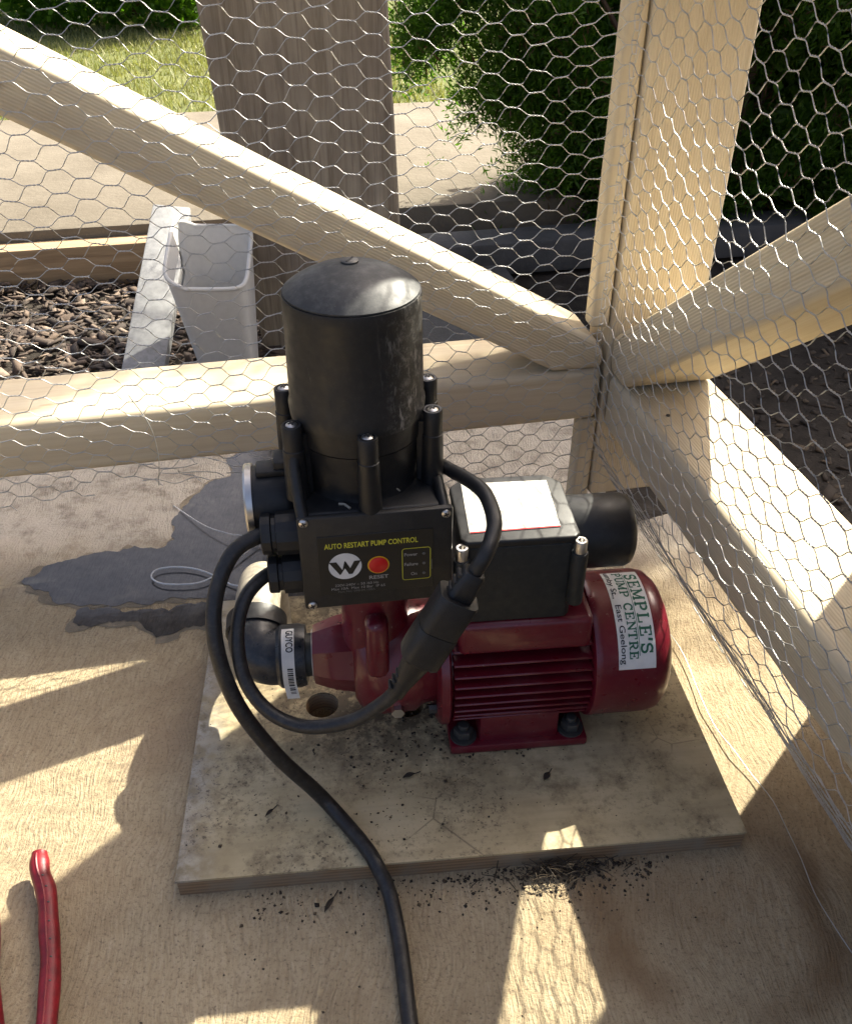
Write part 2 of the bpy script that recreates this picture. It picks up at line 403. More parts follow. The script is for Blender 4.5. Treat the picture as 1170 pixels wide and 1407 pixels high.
    def build(s, name, mat, parent=None, sharp=38, smooth=True, loc=None, mw=None, mats=None, **kw):
        me = bpy.data.meshes.new(name); s.bm.to_mesh(me); s.bm.free()
        if mats:
            for m in mats: me.materials.append(m)
        else: me.materials.append(mat)
        if smooth and len(me.polygons):
            me.polygons.foreach_set('use_smooth', [True] * len(me.polygons)); me.set_sharp_from_angle(angle=R(sharp))
        o = bpy.data.objects.new(name, me)
        if mw is not None: o.matrix_world = mw
        if loc is not None: o.location = loc
        return link(o, parent, **kw)
def soup(name, V, F, mat, parent=None, **kw):
    me = bpy.data.meshes.new(name); V = np.asarray(V, np.float32).reshape(-1, 3); F = np.asarray(F, np.int32); k = F.shape[1]
    me.vertices.add(len(V)); me.vertices.foreach_set('co', V.ravel())
    me.loops.add(F.size); me.loops.foreach_set('vertex_index', F.ravel())
    me.polygons.add(len(F)); me.polygons.foreach_set('loop_start', np.arange(0, F.size, k, dtype=np.int32))
    me.update(calc_edges=True); me.validate(); me.materials.append(mat)
    o = bpy.data.objects.new(name, me); return link(o, parent, **kw)

# wall frame: u runs along the left wall (to the right), v away from the viewer
WA = R(11.3); PC = Vector((.223, 1.003, 0)); U = Vector((math.cos(WA), math.sin(WA), 0)); V_ = Vector((-math.sin(WA), math.cos(WA), 0))
def W(u, v, z=0.): return PC + U * u + V_ * v + Vector((0, 0, z))
FK = .945; FC = Vector((0, 0, .70)); FZ = -.0407      # frame dimensions and its height above the slab (FZ = slab level in frame units)
def WF(u, v, z=0.): return FC + (W(u, v, z) - FC) * FK
def wm(): return Matrix.Translation(PC) @ Matrix.Rotation(WA, 4, 'Z')

# ------------------------------------------------------------------ setting: ground, lawn, path, slab
def quad_sheet(name, pts, z, mat, **kw):
    b = B(); b.raw([(p[0], p[1], z) for p in pts], [tuple(range(len(pts)))]); return b.build(name, mat, smooth=False, **kw)
quad_sheet('ground', [(-90, -60), (90, -60), (90, 120), (-90, 120)], -.10, M['soil'], kind='structure')
b = B(); b.raw([tuple(W(*p, -.055)) for p in [(-12, 2.36), (14, 2.36), (14, 40), (-12, 40)]], [(0, 1, 2, 3)])
b.build('lawn', M['lawn_soil'], smooth=False, kind='structure')
# grass blades
def grass():
    n = 70000
    u = rng.uniform(-2.9, .45, n); v = 2.36 + (rng.random(n) ** 1.35) * 4.6
    keep = rng.random(n) < .35 + .65 * np.clip((np.sin(u * 7.3 + v * 3.1) + np.sin(v * 9.7 - u * 4.4)) * .35 + .55, 0, 1)
    u, v = u[keep], v[keep]; n = len(u)
    px = PC.x + U.x * u + V_.x * v; py = PC.y + U.y * u + V_.y * v
    h = rng.uniform(.014, .042, n); w = rng.uniform(.0022, .0045, n); a = rng.uniform(0, 6.283, n); ln = rng.uniform(0, .9, n); la = rng.uniform(0, 6.283, n)
    V = np.zeros((n, 3, 3)); z0 = -.056
    V[:, 0] = np.stack([px - np.cos(a) * w, py - np.sin(a) * w, np.full(n, z0)], 1)
    V[:, 1] = np.stack([px + np.cos(a) * w, py + np.sin(a) * w, np.full(n, z0)], 1)
    V[:, 2] = np.stack([px + np.cos(la) * ln * h, py + np.sin(la) * ln * h, z0 + h], 1)
    soup('grass', V, np.arange(n * 3).reshape(n, 3), M['grass'], label='patchy sunlit lawn grass beyond the concrete path', cat='grass', kind='stuff')
grass()
b = B(); b.box((-6, 1.225, -.09), (4, 2.38, .02), .006, Mx=wm()); b.build('path', M['path'], kind='structure')
# slab with the notch in front of the corner post
b = B(); b.poly([(-1.7, -1.7), (.135, -1.7), (.135, -.052), (.036, -.072), (.002, -.002), (.07, .10), (.07, .34), (-1.7, .34)], [[(lambda q: ((q - PC).dot(U), (q - PC).dot(V_)))(Vector((hx + .016 * math.cos(a * .5236), hy + .016 * math.sin(a * .5236), 0))) for a in range(12)] for hx, hy in ((-.103, .607), (-.018, .607))], z0=-.14, z1=0., bev=0.)
slab = b.build('concrete_slab', M['concrete'], sharp=30, kind='structure')
slab.data.transform(wm()); 
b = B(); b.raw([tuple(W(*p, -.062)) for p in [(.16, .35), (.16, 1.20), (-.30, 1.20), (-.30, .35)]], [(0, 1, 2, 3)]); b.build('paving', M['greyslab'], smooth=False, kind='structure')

# wet patch on the slab
def puddle():
    pts = [(-.2098, 1.1437), (-.2535, 1.1314), (-.2873, 1.0915), (-.2757, 1.0498), (-.2988, 1.0315), (-.3146, 1.005), (-.3276, .9693), (-.3301, .9336), (-.3199, .9012), (-.3384, .8818), (-.3674, .8877), (-.3933, .8789), (-.418, .873), (-.4375, .8629), (-.4669, .846), (-.4837, .8213), (-.4476, .8002), (-.4258, .7809), (-.3975, .7771), (-.34, .7800), (-.27, .792), (-.245, .786), (-.31, .772), (-.37, .7700), (-.3967, .7721), (-.4012, .7465), (-.3783, .7417), (-.3598, .7489), (-.3276, .7525), (-.3003, .7253), (-.2846, .7276), (-.2714, .7417), (-.2451, .7417), (-.2204, .7561), (-.1539, .7561), (-.10, .82), (-.11, .9693), (-.12, 1.12)]
    out = []
    n = len(pts)
    for i in range(n):
        a, c = Vector(pts[i]), Vector(pts[(i + 1) % n]); k = max(2, int((c - a).length / .004)); nr = Vector((-(c - a).y, (c - a).x)).normalized()
        for j in range(k):
            p = a.lerp(c, j / k); q = Vector((p.x, p.y, 0))
            s = 1.6 * mnoise.noise(q * 45) + 1.0 * mnoise.noise(q * 120) + .55 * mnoise.noise(q * 300)
            out.append(tuple(p + nr * s * .0042))
    cx, cy = -.28, .88
    fr = [(p[0] + (p[0] - cx) * .035 + .004 * math.sin(p[1] * 140) + .003 * math.sin(p[0] * 260), p[1] + (p[1] - cy) * .05 + .004 * math.sin(p[0] * 120 + 2)) for p in out[::2]]
    b = B(); b.poly(fr, z0=.0006, z1=.0006); b.build('damp_fringe', M['damp'], smooth=False, label='drying damp edge round the wet patch', kind='structure')
    b = B(); b.poly(out, z0=.0012, z1=.0012); b.build('wet_patch', M['wet'], smooth=False, label='dark wet patch of spilled water on the concrete slab', kind='structure')
puddle()

# ------------------------------------------------------------------ hedge, trees beyond
def foliage(n, centre_fn, ln, wd, mat, name, parent):
    P, D = centre_fn(n); n = len(P)
    L = rng.uniform(*ln, n)[:, None]; Wd = rng.uniform(*wd, n)[:, None]
    D = D / np.linalg.norm(D, axis=1, keepdims=True)
    Rn = rng.normal(size=(n, 3)); S = np.cross(D, Rn); S /= np.linalg.norm(S, axis=1, keepdims=True) + 1e-9
    mid = P + D * L * .55; tip = P + D * L + rng.normal(size=(n, 3)) * .004
    V = np.stack([P, mid + S * Wd, tip, mid - S * Wd], 1)
    soup(name, V, np.arange(n * 4).reshape(n, 4), mat, parent)
def hedge(name, x0, x1, y0, y1, top, label, nleaf, cat='hedge', dead=.05, left_lean=True):
    root = empty(name, ((x0 + x1) / 2, (y0 + y1) / 2, -.1), label=label, cat=cat)
    cx, cy = (x0 + x1) / 2, (y0 + y1) / 2
    def fn(n):
        m = int(n * 3)
        # sprays: cluster centres spread through the shell, more of them towards the faces that show
        k = m // 14
        c = np.stack([x0 + (x1 - x0) * rng.random(k) ** (1.35 if left_lean else 1.), y0 + (y1 - y0) * rng.random(k) ** 2.0, rng.uniform(-.06, top + .27, k)], 1)
        lump = .10 * np.sin(c[:, 0] * 9.1 + c[:, 2] * 6) + .07 * np.sin(c[:, 2] * 13 + c[:, 0] * 4.3) + .05 * np.sin(c[:, 0] * 23 - c[:, 2] * 19)
        lump = lump * np.clip((1.40 - c[:, 2]) / .25, 0, 1)
        ok = (c[:, 1] > y0 + .06 + lump)
        if left_lean:
            xl = x0 + .19 - .33 * np.clip((c[:, 2]) / .5, 0, 1) + .04 * np.sin(c[:, 2] * 31) + .03 * np.sin(c[:, 1] * 21)
            ok &= c[:, 0] > xl
            ok &= c[:, 1] < y0 + .17 + np.clip(c[:, 0] - .16, 0, 1) * 1.6
        tz = top + np.interp(c[:, 0], [.46, .60, .76, .81, 1.01, 1.04, 1.14, 1.17], [(-.95 if left_lean else .3), .30, .30, .06, .06, .10, .10, .08]) + .015 * np.sin(c[:, 0] * 15.3 + c[:, 1] * 5) + .012 * np.sin(c[:, 0] * 37)  # unseen hedge top, stepped to shade the floor and let sun reach the rail
        ok &= c[:, 2] < tz
        c = c[ok]; k = len(c)
        q = np.repeat(np.arange(k), 14)
        d0 = np.stack([(c[:, 0] - cx) * .25, -(np.ones(k)) * .45, .55 + 0 * c[:, 0]], 1) + rng.normal(size=(k, 3)) * .45
        p = c[q] + rng.normal(size=(len(q), 3)) * np.array([.017, .017, .022])
        d = d0[q] + rng.normal(size=(len(q), 3)) * .32
        sel = rng.permutation(len(p))[:n]; return p[sel] - np.array([cx, cy, -.1]), d[sel]
    foliage(nleaf, fn, (.012, .032), (.0014, .0032), M['leaf'], 'foliage', root)
    def core(n):
        p, d = fn(n); p = p * np.array([.97, .80, .97]) + np.array([0, .05, 0]); return p, d + rng.normal(size=d.shape)
    def core2(n):
        p, d = core(n); k = ((p[:, 0] + cx > .34) | (not left_lean)) ; return p[k], d[k]
    foliage(int(nleaf * .14), core2, (.03, .065), (.008, .018), M['leaf'], 'inner_foliage', root)
    foliage(int(nleaf * dead), fn, (.018, .05), (.0015, .003), M['deadleaf'], 'dead_sprigs', root)
    # dark woody interior: stems and branches
    b = B()
    nst = max(3, int((x1 - x0) * 3.2))
    for i in range(nst):
        sx = x0 + (.50 if left_lean else .18) + (x1 - x0 - (.6 if left_lean else .25)) * (i + .5) / nst + rnd.uniform(-.05, .05); sy = (y0 + y1) / 2 + rnd.uniform(-.15, .1)
        pts = [Vector((sx - cx, sy - cy, 0)) + Vector((rnd.uniform(-.05, .05), rnd.uniform(-.05, .05), .1 + h)) * (1 if h else 0) for h in (0, .25, .55, .9, top - .2)]
        pp = catmull(pts, 3); b.tube(pp, [.035 * (1 - .7 * j / len(pp)) for j in range(len(pp))], 7)
        for k in range(14):
            h = rnd.uniform(.1, top - .2); a = rnd.uniform(0, 6.28); l = rnd.uniform(.15, .4)
            s = Vector((sx - cx, sy - cy, h)); b.tube([s, s + Vector((math.cos(a) * l * .5, math.sin(a) * l * .5, l * .35)), s + Vector((math.cos(a) * l, math.sin(a) * l, l * .8))], [.009, .006, .002], 5)
    b.build('stems', M['twig'], root)
    return root
hedge('conifer_hedge', -.06, 1.42, 2.14, 2.62, 1.60, 'dense green conifer hedge left of the corner post', 330000)
hedge('conifer_hedge', 1.38, 2.7, 2.0, 2.7, 1.48, 'shaded dark green conifer hedge right of the corner post', 150000, left_lean=False, dead=.12)
# shrub whose shade falls on the far lawn
def bush(x, y, r, h, label, n):
    root = empty('shrub', (x, y, -.06), label=label, cat='shrub')
    def fn(m):
        k = m // 10 + 1
        t = rng.uniform(0, 6.283, k); c = rng.uniform(-.85, 1, k); rr = rng.uniform(.55, 1., k) ** .5 * (1 + .15 * np.sin(t * 5) + .1 * np.sin(c * 11 + t * 3))
        s = np.sqrt(1 - np.clip(c, -1, 1) ** 2)
        p = np.stack([np.cos(t) * s * r * rr, np.sin(t) * s * r * rr, np.abs(h * .45 + c * h * .55 * rr)], 1)
        q = np.repeat(np.arange(k), 10); d = p[q] * np.array([1, 1, .8]) + rng.normal(size=(len(q), 3)) * .3
        return p[q] + rng.normal(size=(len(q), 3)) * .04, d
    foliage(n, fn, (.03, .07), (.008, .018), M['leaf'], 'foliage', root)
    b = B()
    for i in range(9):
        a = i * .7; b.tube([(0, 0, 0), (math.cos(a) * r * .3, math.sin(a) * r * .3, h * .4), (math.cos(a) * r * .7, math.sin(a) * r * .7, h * .8)], [.03, .02, .006], 6)
    b.build('stems', M['twig'], root)
bush(-1.75, 6.1, .75, .75, 'rounded dark shrub at the far edge of the lawn', 26000)

# ------------------------------------------------------------------ things outside the wire
b = B(); b.box((-4.0, 1.165, -.10), (-.42, 1.222, -.004), .004, Mx=None)
b.build('edging_board', M['edging'], mw=wm(), label='orange-brown timber edging board along the front of the path', cat='edging')
b = B(); b.box((-.05, 1.02, -.09), (1.9, 1.13, -.012), .008)
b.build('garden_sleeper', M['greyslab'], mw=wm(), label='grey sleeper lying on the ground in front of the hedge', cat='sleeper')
# weathered upright plank
Y0 = 1.62
b = B()
outl = [(-.3646, .5231), (-.0633, .5231), (-.0518, .2175), (-.030, -.10), (-.325, -.10), (-.3499, .1774)]
b.poly([(-.415, 1.35), (-.085, 1.35), (-.0633, .5231), (-.0518, .2175), (-.040, -.10), (-.318, -.10), (-.3435, .1774), (-.3646, .5231)], z0=0, z1=-.075, bev=.004)
def wobble(o, amp, f):
    for v in o.data.vertices: v.co += Vector((math.sin(v.co.y * f) * amp, 0, 0))
pl = b.build('weathered_plank', M['oldplank'], mw=Matrix.Translation((0, Y0, 0)) @ Matrix.Rotation(R(90), 4, 'X'), label='wide weathered brown upright plank behind the wire mesh', cat='plank')
pl.data.transform(pl.matrix_world); pl.matrix_world = Matrix.Identity(4)
# pale leaning board beside the tub
def beam_between(name, p0, p1, w, t, mat, face=None, bev=.003, **kw):
    p0, p1 = Vector(p0), Vector(p1); x = (p1 - p0).normalized(); f = Vector(face or (0, 0, 1)); z = (f - x * f.dot(x)).normalized(); y = z.cross(x)
    mw = Matrix.Translation(p0) @ Matrix((x, y, z)).transposed().to_4x4()
    b = B(); b.box((0, -w / 2, -t / 2), ((p1 - p0).length, w / 2, t / 2), bev); return b.build(name, mat, mw=mw, **kw)
beam_between('leaning_board', (-.515, 1.42, -.085), (-.523, 1.86, .115), .075, .035, M['whitewood'], face=(.12, -.8, .5), label='pale grey board leaning between the mulch and the white tub', cat='board')
# white tub
def tub():
    root = empty('plastic_tub', (-.370, 1.545, -.098), R(2), label='white plastic tub with a slanted rim beside the weathered plank', cat='tub')
    n, m = 64, 14; Vs = []; Fs = []
    def sec(t, k, inset):
        a = 2 * math.pi * k / n; w = .047 + .024 * t - inset; d = .044 + .032 * t - inset; e = .32
        cx = math.copysign(abs(math.cos(a)) ** e, math.cos(a)) * w; cy = math.copysign(abs(math.sin(a)) ** e, math.sin(a)) * d
        zt = .232 + .030 * (cy / d) + .030 * max(0, (-cx / w) - .45)
        return Vector((cx - .012 * t, cy, zt * t))
    for lay, ins in ((0, 0), (1, .004)):
        for j in range(m + 1):
            for k in range(n): Vs.append(sec(j / m * (1 if lay == 0 else 1) if not (lay == 1 and j == 0) else .03, k, ins))
    hole = set()
    for j in range(m):
        for k in range(n):
            if 10 <= j <= 11 and 30 <= k <= 32 or (j == 11 and k in (29, 33)): hole.add((j, k))
    for lay in (0, 1):
        o = lay * (m + 1) * n
        for j in range(m):
            for k in range(n):
                if (j, k) in hole: continue
                q = [o + j * n + k, o + j * n + (k + 1) % n, o + (j + 1) * n + (k + 1) % n, o + (j + 1) * n + k]; Fs.append(q if lay == 0 else q[::-1])
        Fs.append([o + k for k in range(n)])
    for k in range(n): Fs.append([m * n + k, m * n + (k + 1) % n, (m + 1) * n + m * n + (k + 1) % n, (m + 1) * n + m * n + k])
    b = B(); b.raw(Vs, Fs); b.build('shell', M['bin'], root, sharp=50)
    b = B(); b.tube([sec(1, k % n, .001) + Vector((0, 0, .001)) for k in range(n + 1)], .0038, 8); b.build('rim', M['bin'], root)
tub()
# bark mulch
def chips(name, region, n, mat, s0, s1, zf, **kw):
    Vs = []; Fs = []
    base = np.array([[-1, -1, -1], [1, -1, -1], [1, 1, -1], [-1, 1, -1], [-1, -1, 1], [1, -1, 1], [1, 1, 1], [-1, 1, 1]], float)
    fa = [[0, 3, 2, 1], [4, 5, 6, 7], [0, 1, 5, 4], [1, 2, 6, 5], [2, 3, 7, 6], [3, 0, 4, 7]]
    for i in range(n):
        l = rnd.uniform(s0, s1) * (1 if rnd.random() < .8 else 1.8); w = l * rnd.uniform(.18, .5); t = l * rnd.uniform(.06, .16)
        p = base * np.array([l, w, t]) * (1 + rng.normal(size=(8, 3)) * .16); p[4:, :2] *= rnd.uniform(.55, .95)
        a, b_, c = rnd.uniform(0, 6.28), rnd.gauss(0, .3), rnd.gauss(0, .3)
        Rm = np.array(Matrix.Rotation(a, 3, 'Z') @ Matrix.Rotation(b_, 3, 'Y') @ Matrix.Rotation(c, 3, 'X'))
        pos = region(); Vs.append(p @ Rm.T + np.array([pos[0], pos[1], zf(pos[0], pos[1]) + rnd.uniform(0, t * 2.5)])); Fs += [[q + 8 * i for q in f] for f in fa]
    return soup(name, np.concatenate(Vs), Fs, mat, **kw)
chips('bark_mulch', lambda: (lambda p: (p.x, p.y))(W(rnd.uniform(-2.2, .0), rnd.uniform(.36, 1.16))), 10500, M['mulch'], .004, .015,
      lambda x, y: -.097 + .02 * abs(math.sin(x * 5) * math.sin(y * 7)), label='brown bark mulch in the bed behind the rail', cat='mulch', kind='stuff')
chips('soil_crumbs', lambda: (lambda p: (p.x, p.y))(W(rnd.uniform(.16, 1.2), rnd.uniform(-.75, .8))), 2200, M['crumb'], .003, .012,
      lambda x, y: -.1, label='dark loose soil outside the right rail', cat='soil', kind='stuff')

# ------------------------------------------------------------------ timber frame
frame = empty('timber_frame', tuple(WF(0, 0)), 0., label='pale pine corner frame of post, rails and diagonal braces around the pump', cat='frame')
def timber(name, o, x, z, poly, y0, y1, mat, label, bev=.006):
    """poly in (along, up); section from y0 to y1 along z cross x"""
    x = Vector(x).normalized(); z = Vector(z); z = (z - x * z.dot(x)).normalized(); y = z.cross(x)
    mw = Matrix.Translation((Vector(o) - W(0, 0)) * FK) @ Matrix((x, y, z)).transposed().to_4x4()
    poly = [(p[0] * FK, p[1] * FK) for p in poly]; y0 *= FK; y1 *= FK
    b = B(); b.poly(poly, z0=y0, z1=y1, bev=bev, Mx=Matrix(((1, 0, 0, 0), (0, 0, 1, 0), (0, 1, 0, 0), (0, 0, 0, 1))))
    o = b.build(name, mat, frame, mw=mw, sharp=60, label=label); o.modifiers.new('weighted', 'WEIGHTED_NORMAL').keep_sharp = True; return o
ZU = Vector((0, 0, 1))
# posts: local x is up
def post(name, u0, u1, v0, v1, z0, z1, mat, label, bev=.005):
    return timber(name, W(u0, v0, z0), ZU, -V_, [(0, 0), (z1 - z0, 0), (z1 - z0, -(v1 - v0)), (0, -(v1 - v0))], *( (0, -(u1 - u0)) if (-V_).cross(ZU).dot(U) < 0 else (0, u1 - u0)), mat, label, bev)
post('post', 0, .118, 0, .070, .0, 1.02, M['timber'], 'yellowish reeded corner post')
post('stud', -.025, -.0015, .003, .028, .245, 1.02, M['timber_flat'], 'cream stud beside the corner post above the brace')
post('stud', -.025, -.0015, .002, .028, FZ, .119, M['timber_flat'], 'short grey stud under the rail end')
timber('bottom_rail', W(-1.5, 0, .12), U, ZU, [(0, 0), (1.497, 0), (1.497, .071), (0, .071)], 0, .122, M['timber_flat'], 'half sunlit bottom rail on the left', .009)
timber('bottom_rail', W(0, -1.3, .112), V_, ZU, [(0, 0), (1.297, 0), (1.297, .076), (0, .076)], -.124, -.002, M['timber'], 'reeded bottom rail on the right with a bright sunlit top', .011)
# left brace
def brace_l():
    a = math.atan2(.569 - .228, -.611 + .015); d = Vector((math.cos(a), math.sin(a)))    # pointing up-left
    x = (-d.x) * U + Vector((0, 0, -d.y))                                                 # local x runs down to the corner
    x = x.normalized(); z = (ZU - x * ZU.dot(x)).normalized()
    o = W(0, 0, 0)
    def loc(u, zz):
        p = U * u + ZU * zz; return (p.dot(x), p.dot(z))
    pts = [loc(-1.25, .862), loc(-.068, .1925), loc(-.004, .1925), loc(-.004, .214), loc(-.018, .232), loc(-1.25, .932)]
    timber('brace', o, x, z, pts, .0, .086, M['timber'], 'left diagonal brace with a sunlit upper face', .007)
brace_l()
def brace_r():
    x = (-V_ * 1. + ZU * .755).normalized(); z = (ZU - x * ZU.dot(x)).normalized()
    def loc(v, zz):
        p = V_ * v + ZU * zz; return (p.dot(x), p.dot(z))
    pts = [loc(-.003, .236), loc(-.003, .205), loc(-.012, .1895), loc(-.050, .1895), loc(-1.0, .915), loc(-1.0, .99)]
    timber('brace', W(0, 0, 0), x, z, pts, .002, .118, M['timber'], 'right diagonal brace with reeded inner face and smooth underside', .007)
brace_r()
timber('top_rail', W(0, -1.3, .665), V_, ZU, [(0, 0), (1.297, 0), (1.297, .075), (0, .075)], -.124, -.002, M['timber_flat'], 'top rail of the right side', .006)
timber('top_rail', W(-1.5, 0, .80), U, ZU, [(0, 0), (1.457, 0), (1.457, .075), (0, .075)], 0, .09, M['timber_flat'], 'top rail of the left side', .006)
b = B(); b.box((.235, -1.5, -.10), (.250, -.300, .95), .002)  # panel out of view, added to cut off sun at the right
b.build('sun_block_panel', M['ply'], mw=wm(), label='unseen panel added outside the right rail to block the sun', cat='plywood')
# nails
for (u, v, z) in ((.03, -.12, .1885), (.09, -.14, .1885)):
    b = B(); b.cyl(tuple((W(u, v, z) - W(0, 0)) * FK), .0022, 0, .001, seg=10); b.build('nail_head', M['zinc'], frame)

# ------------------------------------------------------------------ chicken wire
def chicken_wire():
    cw, ch, tw = .0235, .0204, .0098
    r = .00047
    def sway(s, z): return .004 * math.sin(s * 9 + z * 7) + .003 * math.sin(s * 21 - z * 13) + .003 * math.sin(z * 31 + s * 5)
    RC = .018
    def S(s, z):
        """s<0 left wall, s>0 right wall, rounded in the corner; below the floor the wire turns inwards"""
        off = .010 + .5 * abs(sway(s, z)); inn = 0.
        zz = z + .004 * math.sin(s * 17)
        if s > 0:
            lift = .012 + .03 * math.sin(s * 3) ** 2
            if zz < FZ + .012: inn = min(.030, FZ + .012 - zz + .008); zz = FZ + .004 + .004 * (1 + math.sin(s * 60 + z * 300)) * .5
            off += .012
            if zz < .115: off -= (.115 - zz) * .55
        else:
            if zz < FZ + .006: inn = (FZ + .006 - zz) * .8; zz = FZ + .003
        a = off + inn
        if s < -RC: p = WF(s - .0, -a, zz)
        elif s > RC: p = WF(-a, -(s), zz)
        else:
            t = (s + RC) / (2 * RC); p = WF(-RC, -a, zz).lerp(WF(-a, -RC, zz), t) + (WF(0, 0) - WF(-RC * .5, -RC * .5)) * (-.35 * math.sin(math.pi * t))
        return p
    Vs = []; Fs = []
    def strand(pts, rad):
        P = [Vector(p) for p in pts]; n0 = len(Vs); k = 4
        for i, p in enumerate(P):
            t = (P[min(i + 1, len(P) - 1)] - P[max(i - 1, 0)]).normalized(); a = t.orthogonal().normalized(); b_ = t.cross(a)
            for j in range(k):
                an = 2 * math.pi * j / k; Vs.append(p + (a * math.cos(an) + b_ * math.sin(an)) * rad)
        for i in range(len(P) - 1):
            for j in range(k):
                j2 = (j + 1) % k; Fs.append((n0 + i * k + j, n0 + i * k + j2, n0 + (i + 1) * k + j2, n0 + (i + 1) * k + j))
    ni0, ni1 = -46, 42; nj0, nj1 = -3, 42
    jit = {}
    def node(i, j, side):
        key = (i, j)
        if key not in jit: jit[key] = (rnd.gauss(0, .0009), rnd.gauss(0, .0010), rnd.uniform(-.0008, .0008))
        dx, dz, sl = jit[key]
        sh = .22 * (i * cw)                                      # the sheet hangs a little out of square
        return (i * cw + side * tw / 2 + dx, j * ch + (i % 2) * ch / 2 + dz + side * sl + .007 * math.sin(i * .23) + .004 * math.sin(i * .61 + j * .4))
    def low(i):                                                   # ragged lower edge on the left wall
        s = i * cw
        if s < -.62: return .105
        if s < -.50: return .125
        if s < -.36: return .150
        return FZ + .075 if s > 0 else FZ
    for i in range(ni0, ni1):
        for j in range(nj0, nj1):
            a = node(i, j, -1); c = node(i, j, 1)
            if a[1] < low(i) - .02: continue
            # twist: two strands wound round each other
            for ph in (0, math.pi):
                pts = []
                for k in range(6):
                    t = k / 5; s = a[0] + (c[0] - a[0]) * t; z = a[1] + (c[1] - a[1]) * t
                    an = ph + t * 2.5 * math.pi; p = S(s, z)
                    nrm = (U if s > 0 else V_); pts.append(p + ZU * math.sin(an) * r * .95 + nrm * math.cos(an) * r * .95)
                strand(pts, r * .92)
            for dj in (0, -1):
                jj = j + dj + (1 if i % 2 else 0)
                e = node(i + 1, jj, -1)
                if e[1] < low(i + 1) - .02 or i + 1 >= ni1 or jj >= nj1:
                    if rnd.random() < .5 and i + 1 < ni1:
                        t = rnd.uniform(.3, .7); strand([S(*c), S(c[0] + (e[0] - c[0]) * t, c[1] + (e[1] - c[1]) * t) - V_ * .006], r * .9)
                    continue
                bow = rnd.gauss(0, .0009)
                pts = []
                for k in range(5):
                    t = k / 4; s = c[0] + (e[0] - c[0]) * t; z = c[1] + (e[1] - c[1]) * (t + .10 * math.sin(2 * math.pi * t) * -1)
                    pts.append(S(s, z + bow * math.sin(math.pi * t)))
                strand(pts, r)
    # bundled selvedge wires along the foot of the right wall and loose ends at the left
    for k in range(1):
        off = rnd.uniform(-.006, .004); pts = [S(s / 40 * 1.05 + .03, .095) + Vector((rnd.gauss(0, .0015), rnd.gauss(0, .0015), abs(rnd.gauss(.004, .003)))) - U * off for s in range(41)]
        strand(catmull(pts, 2), r * 1.1)
    pts = [WF(.012 - .006 * math.sin(s * .9), -.10 - s / 30 * .95, FZ + .004 + .003 * math.sin(s * 1.7) ** 2) for s in range(31)]
    strand(catmull(pts, 3), r * 1.1)
    for k in range(9):
        p = WF(rnd.uniform(-.60, -.36), -.016, .128 + rnd.uniform(-.02, .015)); pts = [p]
        for q in range(4): p = p + U * rnd.uniform(.008, .022) + ZU * rnd.uniform(-.008, .006) - V_ * rnd.uniform(-.004, .008); pts.append(p)
        strand(catmull(pts, 4), r)
    strand(catmull([WF(-.565, -.02, .225), WF(-.548, -.03, .19), WF(-.545, -.035, .15), WF(-.552, -.03, .11)], 6), r * 1.2)
    net = soup('chicken_wire', [tuple(v) for v in Vs], Fs, M['wire'], label='galvanised hexagonal chicken wire stapled across the timber frame', cat='wire mesh')
chicken_wire()

# ------------------------------------------------------------------ base board
BO = Vector((-.2062, .4161, 0)); BA = R(5.6)
board = empty('base_board', (BO.x, BO.y, 0), BA, label='stained timber base board under the red pump', cat='board')
def circ(x, y, r, n=28, sq=1.): return [(x + r * math.cos(2 * math.pi * k / n), y + r * sq * math.sin(2 * math.pi * k / n)) for k in range(n)]
def inboard(w):
    d = Vector((w[0], w[1], 0)) - BO; return (d.x * math.cos(BA) + d.y * math.sin(BA), -d.x * math.sin(BA) + d.y * math.cos(BA))
h1 = inboard((-.103, .607)); h2 = inboard((-.018, .607))
b = B(); b.poly([(0, 0), (.4855, -.001), (.4845, .348), (.003, .346)], [circ(*h1, .0165), circ(*h2, .016)], z0=.0195, z1=.022, bev=0)
b.build('top_skin', M['board'], board, sharp=30)
b = B(); b.poly([(.001, .0012), (.4845, .0002), (.4835, .347), (.004, .345)], [circ(*h1, .0163), circ(*h2, .0158)], z0=.0, z1=.0194, bev=0)
b.build('core', M['ply'], board, sharp=30)

# ------------------------------------------------------------------ red pump
PA = R(5.5); PO = Vector((.081, .610, .0222))
pump = empty('electric_pump', tuple(PO), PA, label='maroon electric water pump with ribbed motor and black terminal box', cat='pump')
ZA = .077
b = B(); b.cyl((0, 0, ZA), .050, -.066, .068, 'x', 48); b.build('motor_barrel', M['red'], pump)
fin_me = None
for side in (-1, 1):
    for k in range(9):
        dz = -.034 + k * .0097
        y1 = math.sqrt(.0645 ** 2 - dz ** 2); y0 = .040
        b = B(); lo = (-.062, min(side * y0, side * y1), ZA + dz - .0013); hi = (.0615, max(side * y0, side * y1), ZA + dz + .0013); b.box(lo, hi, .0009, 1)
        b.build('cooling_fin', M['red'], pump)
b = B(); b.box((-.058, -.054, ZA + .045), (.058, .040, .158), .006, 3); b.build('terminal_base', M['red'], pump)
b = B(); b.lathe([(-.076, .0), (-.076, .060), (-.073, .066), (-.066, .067), (-.064, .064), (-.064, 0)], (0, 0, ZA), 'x', 56); b.build('end_flange', M['red'], pump)
b = B(); b.lathe([(.0620, 0), (.0620, .0635), (.0635, .0672), (.067, .0682), (.070, .0675), (.117, .0675), (.126, .0655), (.133, .059), (.1375, .049), (.1390, .037), (.1390, 0)], (0, 0, ZA), 'x', 72)
fan = b.build('fan_cover', M['red'], pump)
b = B()
